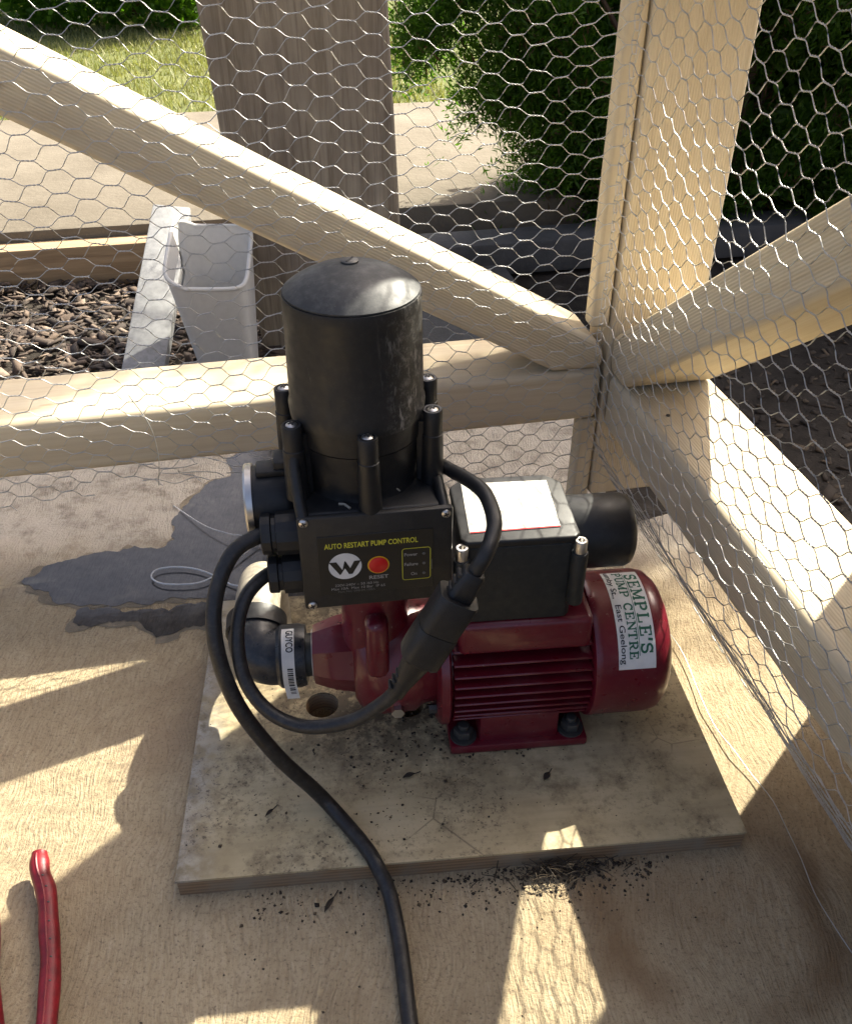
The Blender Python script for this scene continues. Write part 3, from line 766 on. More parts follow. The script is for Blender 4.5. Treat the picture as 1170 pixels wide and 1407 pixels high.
for k in range(5):
    b = B(); r_ = .010 + k * .0058; b.lathe([(.1391, r_), (.1391, r_ + .003), (.1396, r_ + .003), (.1396, r_), (.1391, r_)], (0, 0, ZA), 'x', 40); b.build('grille_ring', M['socket'], fan)
b = B(); b.box((-.064, -.060, 0), (.066, .056, .0105), .003); b.box((-.037, -.0545, .0085), (.038, .05, .046), .004); b.build('foot', M['red'], pump)
for (x, y) in ((-.0505, -.046), (.0515, -.046), (-.0505, .043), (.0515, .043)):
    b = B(); b.cyl((x, y, 0), .0125, .0105, .0125, seg=24); b.cyl((x, y, 0), .0092, .0125, .0215, seg=6, bev=.0012); b.cyl((x, y, 0), .005, .0215, .027, seg=14, bev=.001)
    b.build('foot_bolt', M['zinc'], pump)
# wet end
PX = -.1335
b = B(); b.lathe([(-.064, 0), (-.064, .045), (-.078, .048), (-.088, .050), (-.096, .0555), (-.128, .0565), (-.138, .053), (-.146, .046), (-.149, .040), (-.149, 0)], (0, 0, .082), 'x', 56)
b.build('volute', M['red'], pump)
b = B(); b.lathe([(-.148, .037), (-.160, .035), (-.166, .034), (-.184, .0275), (-.1855, .0265), (-.1855, 0)], (0, 0, .085), 'x', 8); b.build('inlet_boss', M['red'], pump, sharp=25)
b = B(); b.lathe([(.085, .030), (.12, .030), (.150, .029), (.165, .031), (.180, .033), (.186, .033), (.186, 0)], (PX + .006, -.006, 0), 'z', 40)
b.box((PX - .004, -.054, .10), (PX + .016, -.03, .165), .008, 3); b.build('outlet_neck', M['red'], pump)
for k in range(6):
    a = R(30 + 60 * k); b = B(); b.cyl((0, math.cos(a) * .0525, ZA + math.sin(a) * .0525), .0045, -.083, -.076, 'x', 6); b.build('flange_bolt', M['zinc'], pump)
b = B(); b.cyl((-.112, -.056, .062), .006, -.003, .004, 'y', 6); b.build('drain_plug', M['steel'], pump)
# terminal box
def oct_box(x0, x1, y0, y1, c): return [(x0 + c * .4, y0), (x1 - c * .4, y0), (x1, y0 + c * .4), (x1, y1 - c), (x1 - c, y1), (x0 + c, y1), (x0, y1 - c), (x0, y0 + c * .4)]
b = B(); b.poly(oct_box(-.0575, .0365, -.0500, .038, .012), z0=.158, z1=.2385, bev=.002); tb = b.build('terminal_box', M['charcoal'], pump, sharp=50)
b = B(); b.poly(oct_box(-.0590, .0380, -.0515, .0395, .012), z0=.2385, z1=.2455, bev=.0022); b.build('lid', M['black_dusty'], tb, sharp=50)
b = B(); b.poly([(-.0505, -.040), (.0235, -.038), (.0255, .029), (-.0485, .030)], z0=.2457, z1=.2461); b.build('rating_label', M['paper'], tb, smooth=False)
b = B(); b.poly([(-.0500, -.0399), (.0234, -.0379), (.0234, -.0366), (-.0500, -.0386)], z0=.2462, z1=.2463); b.build('label_rule', M['button'], tb, smooth=False)
for x, y in ((.0375, -.0525), (-.058, -.0530)):
    b = B(); b.cyl((x, y, 0), .0068, .178, .231, seg=18, bev=.001); sc = b.build('screw_column', M['charcoal'], tb)
    b = B(); b.lathe([(.231, .0052), (.2415, .0052), (.2425, .0046), (.2425, .0028), (.238, .0028), (.238, 0)], (x, y, 0), 'z', 20); b.build('cap_screw', M['steel'], tb)
b = B(); b.lathe([(.024, .0), (.024, .030), (.028, .0320), (.086, .0320), (.091, .030), (.0935, .026), (.0945, .018), (.0945, 0)], (0, -.002, .2120), 'x', 48); b.build('capacitor_cover', M['black'], pump)

# ------------------------------------------------------------------ flat lettering helpers
def text_geo(s, size, bold=0., sx=1., align='LEFT', spacing=1.):
    cu = bpy.data.curves.new('t', 'FONT'); cu.body = s; cu.size = size; cu.align_x = align; cu.offset = bold; cu.resolution_u = 3; cu.space_character = spacing
    o = bpy.data.objects.new('t', cu); col.objects.link(o)
    dg = bpy.context.evaluated_depsgraph_get(); me = bpy.data.meshes.new_from_object(o.evaluated_get(dg))
    vs = [(v.co.x * sx, v.co.y) for v in me.vertices]; fs = [tuple(p.vertices) for p in me.polygons]
    bpy.data.objects.remove(o); bpy.data.curves.remove(cu); bpy.data.meshes.remove(me)
    return vs, fs
def stroke(pts, w):
    vs, fs = [], []
    for (a, c) in zip(pts, pts[1:]):
        a, c = Vector(a), Vector(c); d = (c - a).normalized(); n = Vector((-d.y, d.x)) * w / 2; e = d * w * .18
        k = len(vs); vs += [tuple(a - n - e), tuple(c - n + e), tuple(c + n + e), tuple(a + n - e)]; fs.append((k, k + 1, k + 2, k + 3))
    return vs, fs
def arc(cx, cy, rx, ry, a0, a1, n=10): return [(cx + rx * math.cos(R(a0 + (a1 - a0) * k / n)), cy + ry * math.sin(R(a0 + (a1 - a0) * k / n))) for k in range(n + 1)]
TK, TN = .20, .12
def slab_letter(ch):
    S = []
    def l(*p, w=TK): S.append((list(p), w))
    def foot(x, y, h=.17): l((x - h, y), (x + h, y), w=TN)
    if ch == 'S': l(*arc(.45, .73, .30, .21, 25, 270), w=TK * .9); l(*arc(.45, .27, .30, .25, 90, -155), w=TK * .9); l((.74, .98), (.74, .70), w=TN); l((.15, .02), (.15, .32), w=TN)
    elif ch == 'E': l((.24, 0), (.24, 1)); l((.06, .05), (.80, .05), w=TN); l((.06, .95), (.78, .95), w=TN); l((.24, .5), (.58, .5), w=TN); l((.78, .02), (.78, .30), w=TN); l((.76, .72), (.76, .98), w=TN); l((.58, .38), (.58, .62), w=TN)
    elif ch == 'M': l((.18, 0), (.18, 1), w=TN); l((.92, 0), (.92, 1)); l((.18, .95), (.55, .12), w=TK * .9); l((.92, .95), (.55, .12), w=TN); foot(.16, .05); foot(.92, .05); l((.02, .95), (.25, .95), w=TN); l((.85, .95), (1.08, .95), w=TN)
    elif ch in 'PR':
        l((.24, 0), (.24, 1)); foot(.24, .05); l((.06, .95), (.5, .95), w=TN); l((.24, .46), (.5, .46), w=TN); l(*arc(.5, .705, .26, .245, 90, -90), w=TK * .9)
        if ch == 'R': l((.46, .46), (.72, .05), w=TK * .9); l((.66, .05), (.92, .05), w=TN)
    elif ch == 'L': l((.24, 0), (.24, 1)); l((.06, .05), (.78, .05), w=TN); foot(.24, .95); l((.76, .02), (.76, .34), w=TN)
    elif ch == "'": l((.14, 1.), (.10, .68), w=TK)
    elif ch == 'U': l((.22, 1), (.22, .35)); l((.80, 1), (.80, .35), w=TN); l(*arc(.51, .35, .29, .30, 180, 360), w=TK * .8); foot(.22, .95); foot(.80, .95, .14)
    elif ch == 'C': l(*arc(.5, .5, .36, .45, 45, 320), w=TK * .95); l((.80, .98), (.80, .66), w=TN)
    elif ch == 'N': l((.20, 0), (.20, 1), w=TN); l((.82, 0), (.82, 1), w=TN); l((.20, .95), (.82, .08), w=TK * .95); foot(.2, .05); l((.02, .95), (.3, .95), w=TN); foot(.82, .95, .15)
    elif ch == 'T': l((.45, 0), (.45, 1)); l((.06, .95), (.84, .95), w=TN); foot(.45, .05); l((.08, .98), (.08, .68), w=TN); l((.82, .98), (.82, .68), w=TN)
    vs, fs = [], []
    for p, w in S:
        a, f = stroke(p, w); k = len(vs); vs += a; fs += [tuple(i + k for i in q) for q in f]
    return vs, fs
def slab_text(s, length, h):
    adv = {'M': 1.2, "'": .34, ' ': .55}; tot = sum(adv.get(c, 1.) for c in s); kx = length / tot; x = 0; vs, fs = [], []
    for c in s:
        if c != ' ':
            a, f = slab_letter(c); k = len(vs); vs += [((x + p[0]) * kx, p[1] * h) for p in a]; fs += [tuple(i + k for i in q) for q in f]
        x += adv.get(c, 1.)
    return vs, fs
def surf(name, geo, fn, mat, parent, split=False):
    """lay flat lettering on a surface given by fn(x, y) -> point"""
    vs, fs = geo; b = B(); t = bmesh.new(); tv = [t.verts.new(fn(*v)) for v in vs]
    for f in fs:
        try: t.faces.new([tv[i] for i in f])
        except ValueError: pass
    me = bpy.data.meshes.new(name); t.to_mesh(me); t.free(); me.materials.append(mat)
    return link(bpy.data.objects.new(name, me), parent)

# dealer sticker round the fan cover
def wrap(off, ang0=110.):
    def fn(x, y):
        a = R(ang0) - x / .0675; r = .0675 + off
        return Vector((.0830 + y, -math.cos(a) * r, ZA + math.sin(a) * r))
    return fn
n = 40; LEN = .104; vs = []; fs = []
for k in range(n + 1): vs += [(LEN * k / n, 0.), (LEN * k / n, .0335)]
for k in range(n): fs.append((2 * k, 2 * k + 1, 2 * k + 3, 2 * k + 2))
st = surf('dealer_sticker', (vs, fs), wrap(.0003), M['white'], pump); st['label'] = 'white dealer sticker with green lettering'
for txt, s0, L_, y0, h in (("SEMPLE'S", .006, .086, .0205, .0105), ('PUMP CENTRE', .002, .094, .0100, .0078)):
    g = slab_text(txt, L_, h); surf('lettering', ([(x + s0, y + y0) for x, y in g[0]], g[1]), wrap(.0006), M['green'], st)
g = text_geo('umby St.,  East Geelong', .0076, .00006, 1.0)
mx = max(v[0] for v in g[0]); surf('lettering', ([(x * .098 / mx + .001, y + .0026) for x, y in g[0]], g[1]), wrap(.0006), M['ink'], st)
g = ([(0.002, .0189), (.094, .0189), (.094, .0193), (.002, .0193)], [(0, 1, 2, 3)])
vs = []; fs = []
for k in range(31): vs += [(.004 + .088 * k / 30, .0188), (.004 + .088 * k / 30, .0193)]
for k in range(30): fs.append((2 * k, 2 * k + 1, 2 * k + 3, 2 * k + 2))
surf('rule_line', (vs, fs), wrap(.0006), M['green'], st)

# ------------------------------------------------------------------ pump controller
CA = R(8); CZ = .205
ctrl = empty('pump_controller', (-.052, .597, CZ), CA, label='black automatic pump controller with domed cylinder on top of the pump', cat='controller')
def cz(z): return z - CZ
b = B(); b.cyl((0, 0, 0), .030, cz(.2045), cz(.2235), seg=36, bev=.002); b.build('union_nut', M['black'], ctrl)
b = B(); b.box((-.0505, -.056, cz(.2215)), (.0625, .052, cz(.3075)), .004, 3); body = b.build('box_body', M['black'], ctrl)
b = B(); b.box((-.0525, -.0625, cz(.2205)), (.0645, -.0565, cz(.3090)), .002, 2); cov = b.build('front_cover', M['cover'], ctrl)
def face(off=0.):
    return lambda x, y: Vector((x, -.0626 - off, cz(y)))
def rect(x0, x1, y0, y1): return ([(x0, y0), (x1, y0), (x1, y1), (x0, y1)], [(0, 1, 2, 3)])
LX, LZ = -.0388, .2345
b = B(); b.box((-.0392, -.0632, cz(.2342)), (.0494, -.0622, cz(.2916)), .0003, 1); lab = b.build('control_label', M['dark'], ctrl)
FY = .0008
def txt(s, x, z, size, mat, bold=0., sx=1., align='LEFT', width=None, name='lettering'):
    vs, fs = text_geo(s, size, bold, 1., 'LEFT'); w = max(v[0] for v in vs) - min(v[0] for v in vs); k = (width / w) if width else sx; m = min(v[0] for v in vs)
    ox = x - (w * k / 2 if align == 'CENTER' else 0)
    surf(name, ([((a - m) * k + ox, c + z) for a, c in vs], fs), face(FY), mat, lab)
txt('AUTO RESTART PUMP CONTROL', -.0338, .2800, .0069, M['yellow'], .00012, width=.0712)
def disc(cx, cz_, r, n=40): return ([(cx + r * math.cos(2 * math.pi * k / n), cz_ + r * math.sin(2 * math.pi * k / n)) for k in range(n)], [tuple(range(n))])
LC = (-.0190, .2622); lr = .0127
lg = surf('logo', disc(*LC, lr), face(FY), M['logo'], lab)
vs, fs = [], []
def zig(poly):
    k = len(vs); vs.extend([(LC[0] + x * lr, LC[1] + y * lr) for x, y in poly]); fs.append(tuple(range(k, k + len(poly))))
zig([(-.97, .38), (-.52, .38), (-.18, -.26), (-.30, -.62), (-.36, -.62)])
zig([(-.18, -.26), (-.02, .42), (.22, .02), (.06, -.02), (-.30, -.62)])
zig([(.02, .42), (.30, -.16), (.34, -.62), (.20, -.62), (-.10, .02)])
zig([(.30, -.16), (.56, .38), (.97, .38), (.42, -.62), (.34, -.62)])
surf('logo_mark', (vs, fs), face(FY + .0002), M['dark'], lab)
rg = surf('button_ring', disc(.0066, .2608, .0085), face(FY), M['ring'], lab)
b = B(); b.lathe([(0, .0074), (.0006, .0074), (.0010, .0068), (.0011, 0)], (.0066, -.0635, cz(.2608)), '-y', 32); b.build('reset_button', M['button'], lab)
txt('RESET', .0066, .2472, .0048, M['grey_print'], .0001, align='CENTER', width=.0150)
txt('220V-240V ~ 50 /60 Hz', -.0108, .2423, .0034, M['grey_print'], 0, align='CENTER', width=.034)
txt('Max 10A  Max 10 Bar  IP 65', -.0098, .2388, .0034, M['grey_print'], 0, align='CENTER', width=.042)
txt('Part No: 098.04.108A', -.0112, .2358, .0030, M['dim'], 0, align='CENTER', width=.029)
# indicator frame
def rrect(x0, x1, y0, y1, r):
    p = []
    for cx, cy, a in ((x1 - r, y1 - r, 0), (x0 + r, y1 - r, 90), (x0 + r, y0 + r, 180), (x1 - r, y0 + r, 270)): p += arc(cx, cy, r, r, a, a + 90, 5)
    return p + [p[0]]
surf('indicator_frame', stroke(rrect(.0252, .0470, .2432, .2742, .0022), .0006), face(FY), M['yellow'], lab)
for s, z in (('Power', .2668), ('Failure', .2572), ('On', .2474)):
    txt(s, .0268 if s != 'On' else .0318, z, .0043, M['grey_print'], .00006, width={'Power': .0102, 'Failure': .0105, 'On': .0046}[s])
    b = B(); b.lathe([(0, .0013), (.0004, .0011), (.0006, 0)], (.0420, -.0634, cz(z + .0014)), '-y', 14); b.build('indicator_light', M['dim'], lab)
surf('side_mark', rect(.0478, .0484, .252, .262), face(FY), M['dim'], lab)
def pan_screw(parent, c, axis, r, name='screw', Mx=None):
    b = B(); b.lathe([(-.002, r * .8), (0, r), (r * .25, r * .95), (r * .5, r * .6), (r * .55, 0)], c, axis, 20); o = b.build(name, M['steel'], parent)
    b = B(); h = r * .56; w = r * .14
    m = Matrix.Translation(c) @ AX[axis] @ Matrix.Rotation(R(25), 4, 'Z')
    b.box((-r * .55, -w, h - .0002), (r * .55, w, h + .0002), Mx=m); b.box((-w, -r * .55, h - .0003), (w, r * .55, h + .00025), Mx=m)
    b.build('cross_slot', M['socket'], o)
for x, z in ((-.0475, .3055), (.0590, .3040), (-.0465, .2250), (.0595, .2255)):
    pan_screw(cov, (x, -.0626, cz(z)), '-y', .0036)
# cup, bell and dome
b = B(); b.lathe([(cz(.3070), .0455), (cz(.312), .0440), (cz(.335), .0462), (cz(.3475), .0475), (cz(.3478), .0465), (cz(.3485), .0465), (cz(.3488), .0482), (cz(.366), .0495), (cz(.370), .0495), (cz(.370), 0)], (0, 0, 0), 'z', 72); b.build('lower_cup', M['black'], ctrl)
b = B(); b.lathe([(cz(.366), .0), (cz(.366), .0508), (cz(.3745), .0515), (cz(.378), .0503), (cz(.450), .0493), (cz(.456), .0496), (cz(.4585), .0490), (cz(.4585), 0)], (0, 0, 0), 'z', 80); b.build('bell_housing', M['bell'], ctrl)
DH = .0170; _RS = (.0480 ** 2 + DH ** 2) / (2 * DH)
dome_pts = [(cz(.4588), .0480), (cz(.4600), .0480)] + [(cz(.4600 + math.sqrt(_RS ** 2 - r_ ** 2) - (_RS - DH)), r_) for r_ in (.0465, .043, .038, .032, .025, .018, .011, .005)] + [(cz(.4600 + DH), 0)]
b = B(); b.lathe(dome_pts, (0, 0, 0), 'z', 80); dome = b.build('dome_cap', M['dome'], ctrl)
b = B(); b.lathe([(cz(.4745), .0062), (cz(.4780), .0062), (cz(.4787), .0052), (cz(.4787), 0)], (0, .004, 0), 'z', 28); sc = b.build('plug_screw', M['zinc'], ctrl)
b = B(); b.box((-.005, -.0007, cz(.4786)), (.005, .0007, cz(.4790)), Mx=Matrix.Translation((0, .004, 0)) @ Matrix.Rotation(R(60), 4, 'Z')); b.build('slot', M['socket'], sc)
for x, y in ((-.0500, -.0290), (.0030, -.0535), (.0545, -.0205), (-.0550, .0285), (.0580, .0300), (0., .0575)):
    b = B(); b.lathe([(cz(.3075), .0090), (cz(.350), .0082), (cz(.3505), .0076), (cz(.3695), .0076), (cz(.3705), .0070), (cz(.3705), .0052), (cz(.3690), .0052), (cz(.3690), 0)], (x, y, 0), 'z', 24)
    r_ = math.hypot(x, y); b.box((-.0045, 0, cz(.308)), (.0045, .012, cz(.362)), .001, 1, Mx=Matrix.Translation((x, y, 0)) @ Matrix.Rotation(math.atan2(-y, -x) - math.pi / 2, 4, 'Z'))
    o = b.build('bolt_pillar', M['black'], ctrl); pan_screw(o, (x, y, cz(.3692)), 'z', .0046)
b = B(); b.tube(catmull([(-.0475, -.0575, cz(.3045)), (-.0490, -.050, cz(.3150)), (-.0505, -.038, cz(.335)), (-.0500, -.0300, cz(.352))], 6), .0048, 10); b.build('corner_rib', M['black_dusty'], ctrl)
b = B(); b.tube(catmull([(.0590, -.0575, cz(.3040)), (.0580, -.040, cz(.3105)), (.0570, -.012, cz(.3135)), (.0560, .004, cz(.316))], 6), .0042, 10)
b.build('corner_rib', M['black_dusty'], ctrl)
# gauge
GC = (0, .004, cz(.2845))
b = B(); b.lathe([(-.0875, 0), (-.0875, .0275), (-.060, .0285), (-.055, .0265), (-.050, .020), (-.050, 0)], GC, 'x', 48); b.box((-.082, -.006, cz(.311)), (-.056, .012, cz(.3165)), .0015); b.box((-.068, -.004, cz(.312)), (-.050, .016, cz(.323)), .002); gg = b.build('pressure_gauge', M['black'], ctrl)
b = B(); b.lathe([(-.0925, .0255), (-.0925, .0285), (-.0910, .0297), (-.0862, .0297), (-.0862, .0255)], GC, 'x', 56); b.build('bezel', M['steel'], gg)
b = B(); b.lathe([(-.0900, 0), (-.0900, .0258), (-.0885, .0258), (-.0885, 0)], GC, 'x', 40); b.build('glass', M['glass'], gg)
# cable glands
for y, z, x0 in ((-.031, .2750, -.0815), (-.0345, .2385, -.0795)):
    b = B(); c = (0, y, cz(z)); b.lathe([(x0, .0), (x0, .0155), (x0 + .001, .0165), (x0 + .0075, .0168), (x0 + .0085, .0150), (x0 + .0115, .0150), (x0 + .012, .0178), (-.049, .0182), (-.049, 0)], c, 'x', 14)
    b.build('cable_gland', M['black'], ctrl, sharp=20)
# bits of chaff on the ledge
b = B(); b.tube([(-.020, -.045, cz(.3082)), (-.016, -.047, cz(.309)), (-.012, -.052, cz(.3083))], .0011, 5); b.build('chaff', M['cream'], ctrl)
b = B(); b.tube([(.022, -.034, cz(.3085)), (.025, -.036, cz(.312)), (.027, -.035, cz(.309))], .0009, 5); b.build('chaff', M['cream'], ctrl)

# ------------------------------------------------------------------ inlet fittings
inlet = empty('inlet_fitting', tuple(PO + Matrix.Rotation(PA, 3, 'Z') @ Vector((-.245, 0, .0))), PA, label='black poly elbow and union screwed into the pump inlet', cat='pipe fitting')
IZ = .085; OX = .245
b = B(); b.cyl((0, 0, IZ), .0200, OX - .198, OX - .184, 'x', 30); b.build('nipple', M['nipple'], inlet)
b = B(); b.cyl((0, 0, IZ), .0235, OX - .1865, OX - .1835, 'x', 30); b.build('thread_tape', M['tape'], inlet)
b = B(); b.lathe([(OX - .218, .0), (OX - .218, .0265), (OX - .215, .0290), (OX - .198, .0295), (OX - .192, .0275), (OX - .192, 0)], (0, 0, IZ), 'x', 40); un = b.build('union_ring', M['navy'], inlet)
b = B(); pts = [(OX - .214, 0, IZ), (OX - .222, 0, IZ), (OX - .230, .003, IZ), (OX - .236, .010, IZ + .001), (OX - .239, .020, IZ + .003), (OX - .239, .030, IZ + .005)]
b.tube(catmull(pts, 5), .0258, 32); b.build('elbow', M['navy'], inlet)
b = B(); b.tube([(OX - .239, .027, IZ + .004), (OX - .239, .044, IZ + .008)], .0285, 36); b.build('collar', M['black'], inlet)
b = B(); b.tube(catmull([(OX - .239, .042, IZ + .0075), (OX - .239, .075, IZ + .010), (OX - .238, .105, IZ + .002), (OX - .237, .122, IZ - .025), (OX - .237, .127, -.022)], 6), .0215, 36); b.build('suction_pipe', M['cream'], inlet)
# hanging product tag on the union
def tagfn(off):
    r = .0297 + off
    def fn(s, t):          # s downwards from the top, t along the pipe axis (0..w)
        a0 = R(98); L1 = r * R(112)
        if s < L1: a = a0 - s / r; return Vector((OX - .2125 + t, -math.cos(a) * r, IZ + math.sin(a) * r))
        a = a0 - L1 / r; p = Vector((OX - .2125 + t, -math.cos(a) * r, IZ + math.sin(a) * r)); d = Vector((.10, math.sin(a) * .3, -.96)).normalized()
        return p + d * (s - L1)
    return fn
vs, fs = [], []
for k in range(31): vs += [(.076 * k / 30, 0), (.076 * k / 30, .0112)]
for k in range(30): fs.append((2 * k, 2 * k + 1, 2 * k + 3, 2 * k + 2))
tg = surf('product_tag', (vs, fs), tagfn(.0004), M['white'], inlet)
g = text_geo('GUYCO', .0088, .00022); mx = max(v[0] for v in g[0]); surf('lettering', ([(x * .0225 / mx + .003, y + .0040) for x, y in g[0]], g[1]), tagfn(.0007), M['ink'], tg)
g = text_geo('fittings', .0034); mx = max(v[0] for v in g[0]); vs, fs = [], []
x = .040
while x < .070:
    w = rnd.choice((.0007, .0011, .0016)); k = len(vs); vs += [(x, .0045), (x + w, .0045), (x + w, .0095), (x, .0095)]; fs.append((k, k + 1, k + 2, k + 3)); x += w + rnd.choice((.0008, .0012, .0018))
surf('barcode', (vs, fs), tagfn(.0007), M['ink'], tg)

# ------------------------------------------------------------------ cables
def C2W(l): return Matrix.Translation((-.052, .597, 0)) @ Matrix.Rotation(CA, 4, 'Z') @ Vector(l)
g1 = C2W((-.0800, -.031, .2750)); g2 = C2W((-.0785, -.0345, .2385))
pts = [C2W((-.062, -.031, .2750)), g1, (-.1488, .5400, .2685), (-.1620, .5200, .2420), (-.1625, .5000, .2080), (-.1500, .4850, .1600), (-.1240, .4790, .1060), (-.0960, .4860, .0480), (-.0790, .4780, .0295), (-.0521, .4451, .0292), (-.0403, .4268, .0275), (-.0299, .4100, .0150), (-.0214, .3764, .0068), (-.0161, .3421, .0068), (-.0118, .3119, .0068), (-.0025, .2580, .0068), (.02, .15, .0068), (.01, 0., .0068)]
b = B(); b.tube(catmull(pts, 8), .0064, 14); b.build('power_cord', M['rubber'], label='thick black power cord looping down over the board and across the slab', cat='cord')
lead = empty('pump_lead', (0.01, .463, .25), label='black lead with joined plug and socket hanging in front of the motor', cat='lead')
LO = Vector((0.01, .463, .25))
c0 = Vector((-.0199, .4600, .2048)); c1 = Vector((.0396, .4750, .3172)); ax = (c1 - c0).normalized()
pts = [C2W((-.060, -.0345, .2385)), g2, (-.1413, .5300, .2326), (-.1475, .5100, .2100), (-.1415, .4900, .1810), (-.1222, .4750, .1610), (-.0939, .4680, .1520), (-.0587, .4620, .1650), (-.0340, .4605, .1860), c0, c0 + ax * .02]
b = B(); b.tube([Vector(p) - LO for p in catmull(pts, 8)], .0056, 14); b.build('lower_cable', M['rubber'], lead)
pts = [c1 - ax * .02, c1, (.0455, .4880, .3240), (.0475, .5040, .3285), (.0425, .5320, .3300), (.0320, .5600, .3230), (.0200, .5850, .3150), (.0130, .6050, .3070)]
b = B(); b.tube([Vector(p) - LO for p in catmull(pts, 8)], .0056, 14); b.build('upper_cable', M['black_dusty'], lead)
side = ax.cross(Vector((0, -1, 0))).normalized(); nrm = side.cross(ax)
CM = Matrix.Translation(c0 - LO) @ Matrix((side, nrm, ax)).transposed().to_4x4()
def loft(secs, bev=.35, seg=24):
    """secs: (h, half width, half depth, squareness)"""
    vs, fs = [], []
    for h, w, d, e in secs:
        for k in range(seg):
            a = 2 * math.pi * k / seg; c, s = math.cos(a), math.sin(a); vs.append((math.copysign(abs(c) ** e, c) * w, math.copysign(abs(s) ** e, s) * d, h))
    for j in range(len(secs) - 1):
        for k in range(seg): fs.append((j * seg + k, j * seg + (k + 1) % seg, (j + 1) * seg + (k + 1) % seg, (j + 1) * seg + k))
    fs.append(tuple(range(seg))[::-1]); fs.append(tuple((len(secs) - 1) * seg + k for k in range(seg)))
    return vs, fs
b = B(); v, f = loft([(-.006, .0078, .0075, .9), (.004, .0085, .008, .9), (.010, .0095, .0088, .8), (.020, .0112, .0105, .75), (.0295, .0128, .0120, .7), (.030, .0140, .0135, .65), (.033, .0160, .0150, .6)]); b.raw(v, f, CM @ Matrix.Diagonal((.84, .84, 1, 1)))
b.build('socket_sleeve', M['black'], lead)
b = B(); v, f = loft([(.0330, .0150, .0140, .6), (.0335, .0185, .0165, .55), (.039, .0188, .0168, .55), (.060, .0188, .0168, .55), (.0615, .0184, .0164, .55), (.0615, .0165, .0150, .55)]); b.raw(v, f, CM @ Matrix.Diagonal((.84, .84, 1, 1)))
b.build('socket_body', M['black'], lead, sharp=30)
b = B(); v, f = loft([(.0612, .0162, .0148, .55), (.0618, .0178, .0160, .5), (.072, .0178, .0160, .5), (.091, .0182, .0162, .5), (.0925, .0176, .0156, .5), (.0925, .012, .011, .6)]); b.raw(v, f, CM @ Matrix.Diagonal((.84, .84, 1, 1)))
b.build('plug_body', M['black'], lead, sharp=30)
b = B(); v, f = loft([(.0920, .0108, .0100, .6), (.0930, .0115, .0105, .55), (.114, .0098, .0090, .6), (.115, .0090, .0085, .7)]); b.raw(v, f, CM @ Matrix.Diagonal((.84, .84, 1, 1)))
b.build('plug_sleeve', M['black'], lead, sharp=30)
for k in range(3):
    b = B(); b.box((-.0125, -.0060, .096 + k * .0062), (-.0075, .0060, .0985 + k * .0062), .0006, 1, Mx=CM @ Matrix.Diagonal((.84, .84, 1, 1))); b.build('strain_rib', M['socket'], lead)
    b = B(); b.box((-.0105, -.006, -.001 + k * .006), (-.0070, .006, .0015 + k * .006), .0006, 1, Mx=CM @ Matrix.Diagonal((.84, .84, 1, 1))); b.build('strain_rib', M['socket'], lead)
# ------------------------------------------------------------------ pliers
pl = empty('pliers', (-.29, .33, 0), label='red-handled pliers lying on the slab at the lower left', cat='pliers')
PL = Vector((-.29, .33, 0))
h1p = [(-.3275, .4468, .0205), (-.3261, .4400, .0200), (-.3210, .4265, .0185), (-.3100, .4082, .0160), (-.2985, .3785, .0140), (-.2880, .3502, .0130), (-.2770, .3092, .0130), (-.2700, .2743, .0120), (-.2690, .22, .0110)]
pp = catmull(h1p, 6); rr = []
for i in range(len(pp)):
    t = i / (len(pp) - 1); rr.append(.0052 + .0027 * min(1, t * 6) + .0003 * math.sin(t * 40) if t > .02 else .0040)
rr[0] = .0006; rr[1] = .0034; rr[2] = .0046
b = B(); b.tube([p - PL for p in pp], rr, 16, flat=.85); ha = b.build('handle', M['redgrip'], pl)
b = B(); b.tube([p - PL + Vector((-.0012, 0, rr[i] * .80)) for i, p in enumerate(pp) if 5 < i], .0011, 6); b.build('grip_ridge', M['redgrip'], ha)
for k in range(7):
    i = 14 + k * 3; b = B(); b.box((-.0026, -.0006, -.0004), (.0026, .0006, .0004), .0002, 1, Mx=Matrix.Translation(pp[i] - PL + Vector((.0032, 0, rr[i] * .70))) @ Matrix.Rotation(R(35), 4, 'Y')); b.build('grip_nib', M['darkmetal'], ha)
h2p = [(-.3550, .40, .0150), (-.3440, .3760, .0140), (-.3310, .3400, .0130), (-.3160, .3092, .0130), (-.2990, .2743, .0120), (-.2770, .22, .0110)]
b = B(); b.tube([p - PL for p in catmull(h2p, 6)], .0076, 16, flat=.85); b.build('handle', M['redgrip'], pl)
b = B(); b.poly([(-.030, -.115), (.040, -.115), (.034, -.155), (.016, -.205), (.000, -.205), (-.022, -.155)], z0=.003, z1=.017, bev=.003, Mx=Matrix.Translation((.012, 0, 0))); b.cyl((.017, -.135, 0), .009, .017, .0195, seg=20, bev=.001); b.build('jaw', M['darkmetal'], pl)

